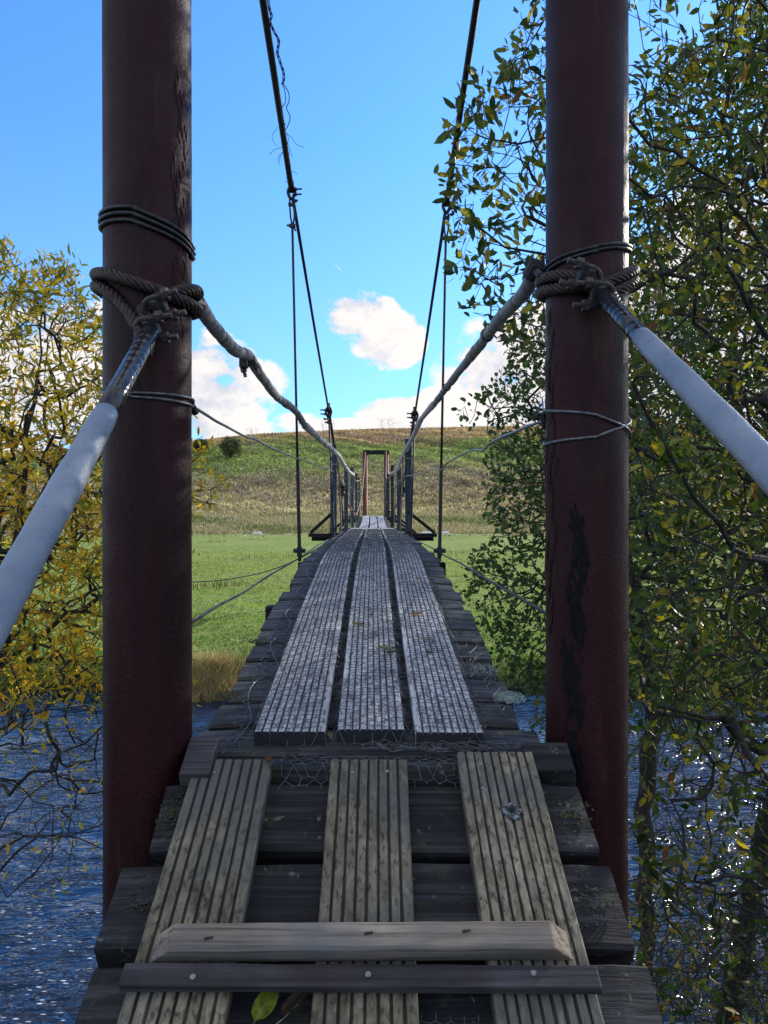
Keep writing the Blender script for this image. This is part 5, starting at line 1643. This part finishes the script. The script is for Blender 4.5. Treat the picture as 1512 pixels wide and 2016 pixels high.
# unseen cloud added behind, overhead and to the sides to whiten the ambient light
n3 = t.noise(nz.outputs[0], 2.6, 7, 0.58, 0.2)
outm = t.ramp(t.math('ABSOLUTE', t.math('DIVIDE', az, math.pi)), [(0.20, 0.0), (0.30, 1.0)])
over = t.ramp(el_ if False else t.math('DIVIDE', el, math.pi / 2), [(0.52, 0.0), (0.72, 1.0)])
rest = t.math('MULTIPLY', t.ramp(n3, [(0.40, 0.0), (0.56, 1.0)]), t.math('MAXIMUM', outm, over))
mask = t.math('MAXIMUM', front, rest)
back = t.ramp(t.math('ABSOLUTE', t.math('DIVIDE', az, math.pi)), [(0.35, 1.0), (0.6, 0.85)])
shade = t.ramp(t.math('ADD', t.math('MULTIPLY', n1, 0.7), t.math('MULTIPLY', n2, 0.4)), [(0.42, (5.6, 6.1, 7.8)), (0.58, (10.3, 9.9, 9.7))])
shade = t.mix(1.0, shade, back, 'MULTIPLY')
# contrail
ca, ce = azel(667, 528)
xa_ = t.math('SUBTRACT', az, ca); xe_ = t.math('SUBTRACT', el, ce); an = math.atan2(-24, 24)
al = t.math('ADD', t.math('MULTIPLY', xa_, math.cos(an)), t.math('MULTIPLY', xe_, math.sin(an)))
ac = t.math('SUBTRACT', t.math('MULTIPLY', xe_, math.cos(an)), t.math('MULTIPLY', xa_, math.sin(an)))
q1 = t.math('DIVIDE', al, 0.0105); q2 = t.math('DIVIDE', ac, 0.0012)
ct = t.math('MULTIPLY', t.math('SUBTRACT', 1.0, t.math('ADD', t.math('MULTIPLY', q1, q1), t.math('MULTIPLY', q2, q2)), True), 0.7)
mask = t.math('MAXIMUM', mask, ct)
# a warm pale haze low down
hz = t.ramp(t.math('DIVIDE', el, 0.5), [(0.0, 0.30), (0.9, 0.0)])
base = t.mix(hz, tint, (4.3, 6.5, 9.7))
colr = t.mix(mask, base, shade)
bg = t.n('ShaderNodeBackground'); bg.inputs[1].default_value = 0.10
t.l(colr, bg.inputs[0]); t.l(bg.outputs[0], t.out.inputs[0])

sd = bpy.data.lights.new('sun', 'SUN'); sd.energy = 4.9; sd.angle = R(0.6); sd.color = (1.0, 0.93, 0.82)
so = bpy.data.objects.new('sun', sd); COL.objects.link(so)
dv = Vector((math.sin(R(SAZ)) * math.cos(R(SEL)), math.cos(R(SAZ)) * math.cos(R(SEL)), math.sin(R(SEL))))
so.rotation_euler = dv.to_track_quat('Z', 'Y').to_euler(); so.location = (20, 5, 20)

cam = bpy.data.cameras.new('camera'); co = bpy.data.objects.new('camera', cam); COL.objects.link(co)
co.location = (0, 0, H); co.rotation_euler = (R(90), 0, 0)
cam.sensor_fit = 'VERTICAL'; cam.sensor_height = 36.0; cam.lens = 36.0 * F / 2016; cam.clip_end = 5000; cam.clip_start = 0.02
scene.camera = co
scene.view_settings.view_transform = 'Standard'; scene.view_settings.look = 'None'; scene.view_settings.exposure = 0; scene.view_settings.gamma = 1
scene.render.film_transparent = False
scene.cycles.max_bounces = 6; scene.cycles.diffuse_bounces = 3; scene.cycles.transparent_max_bounces = 4
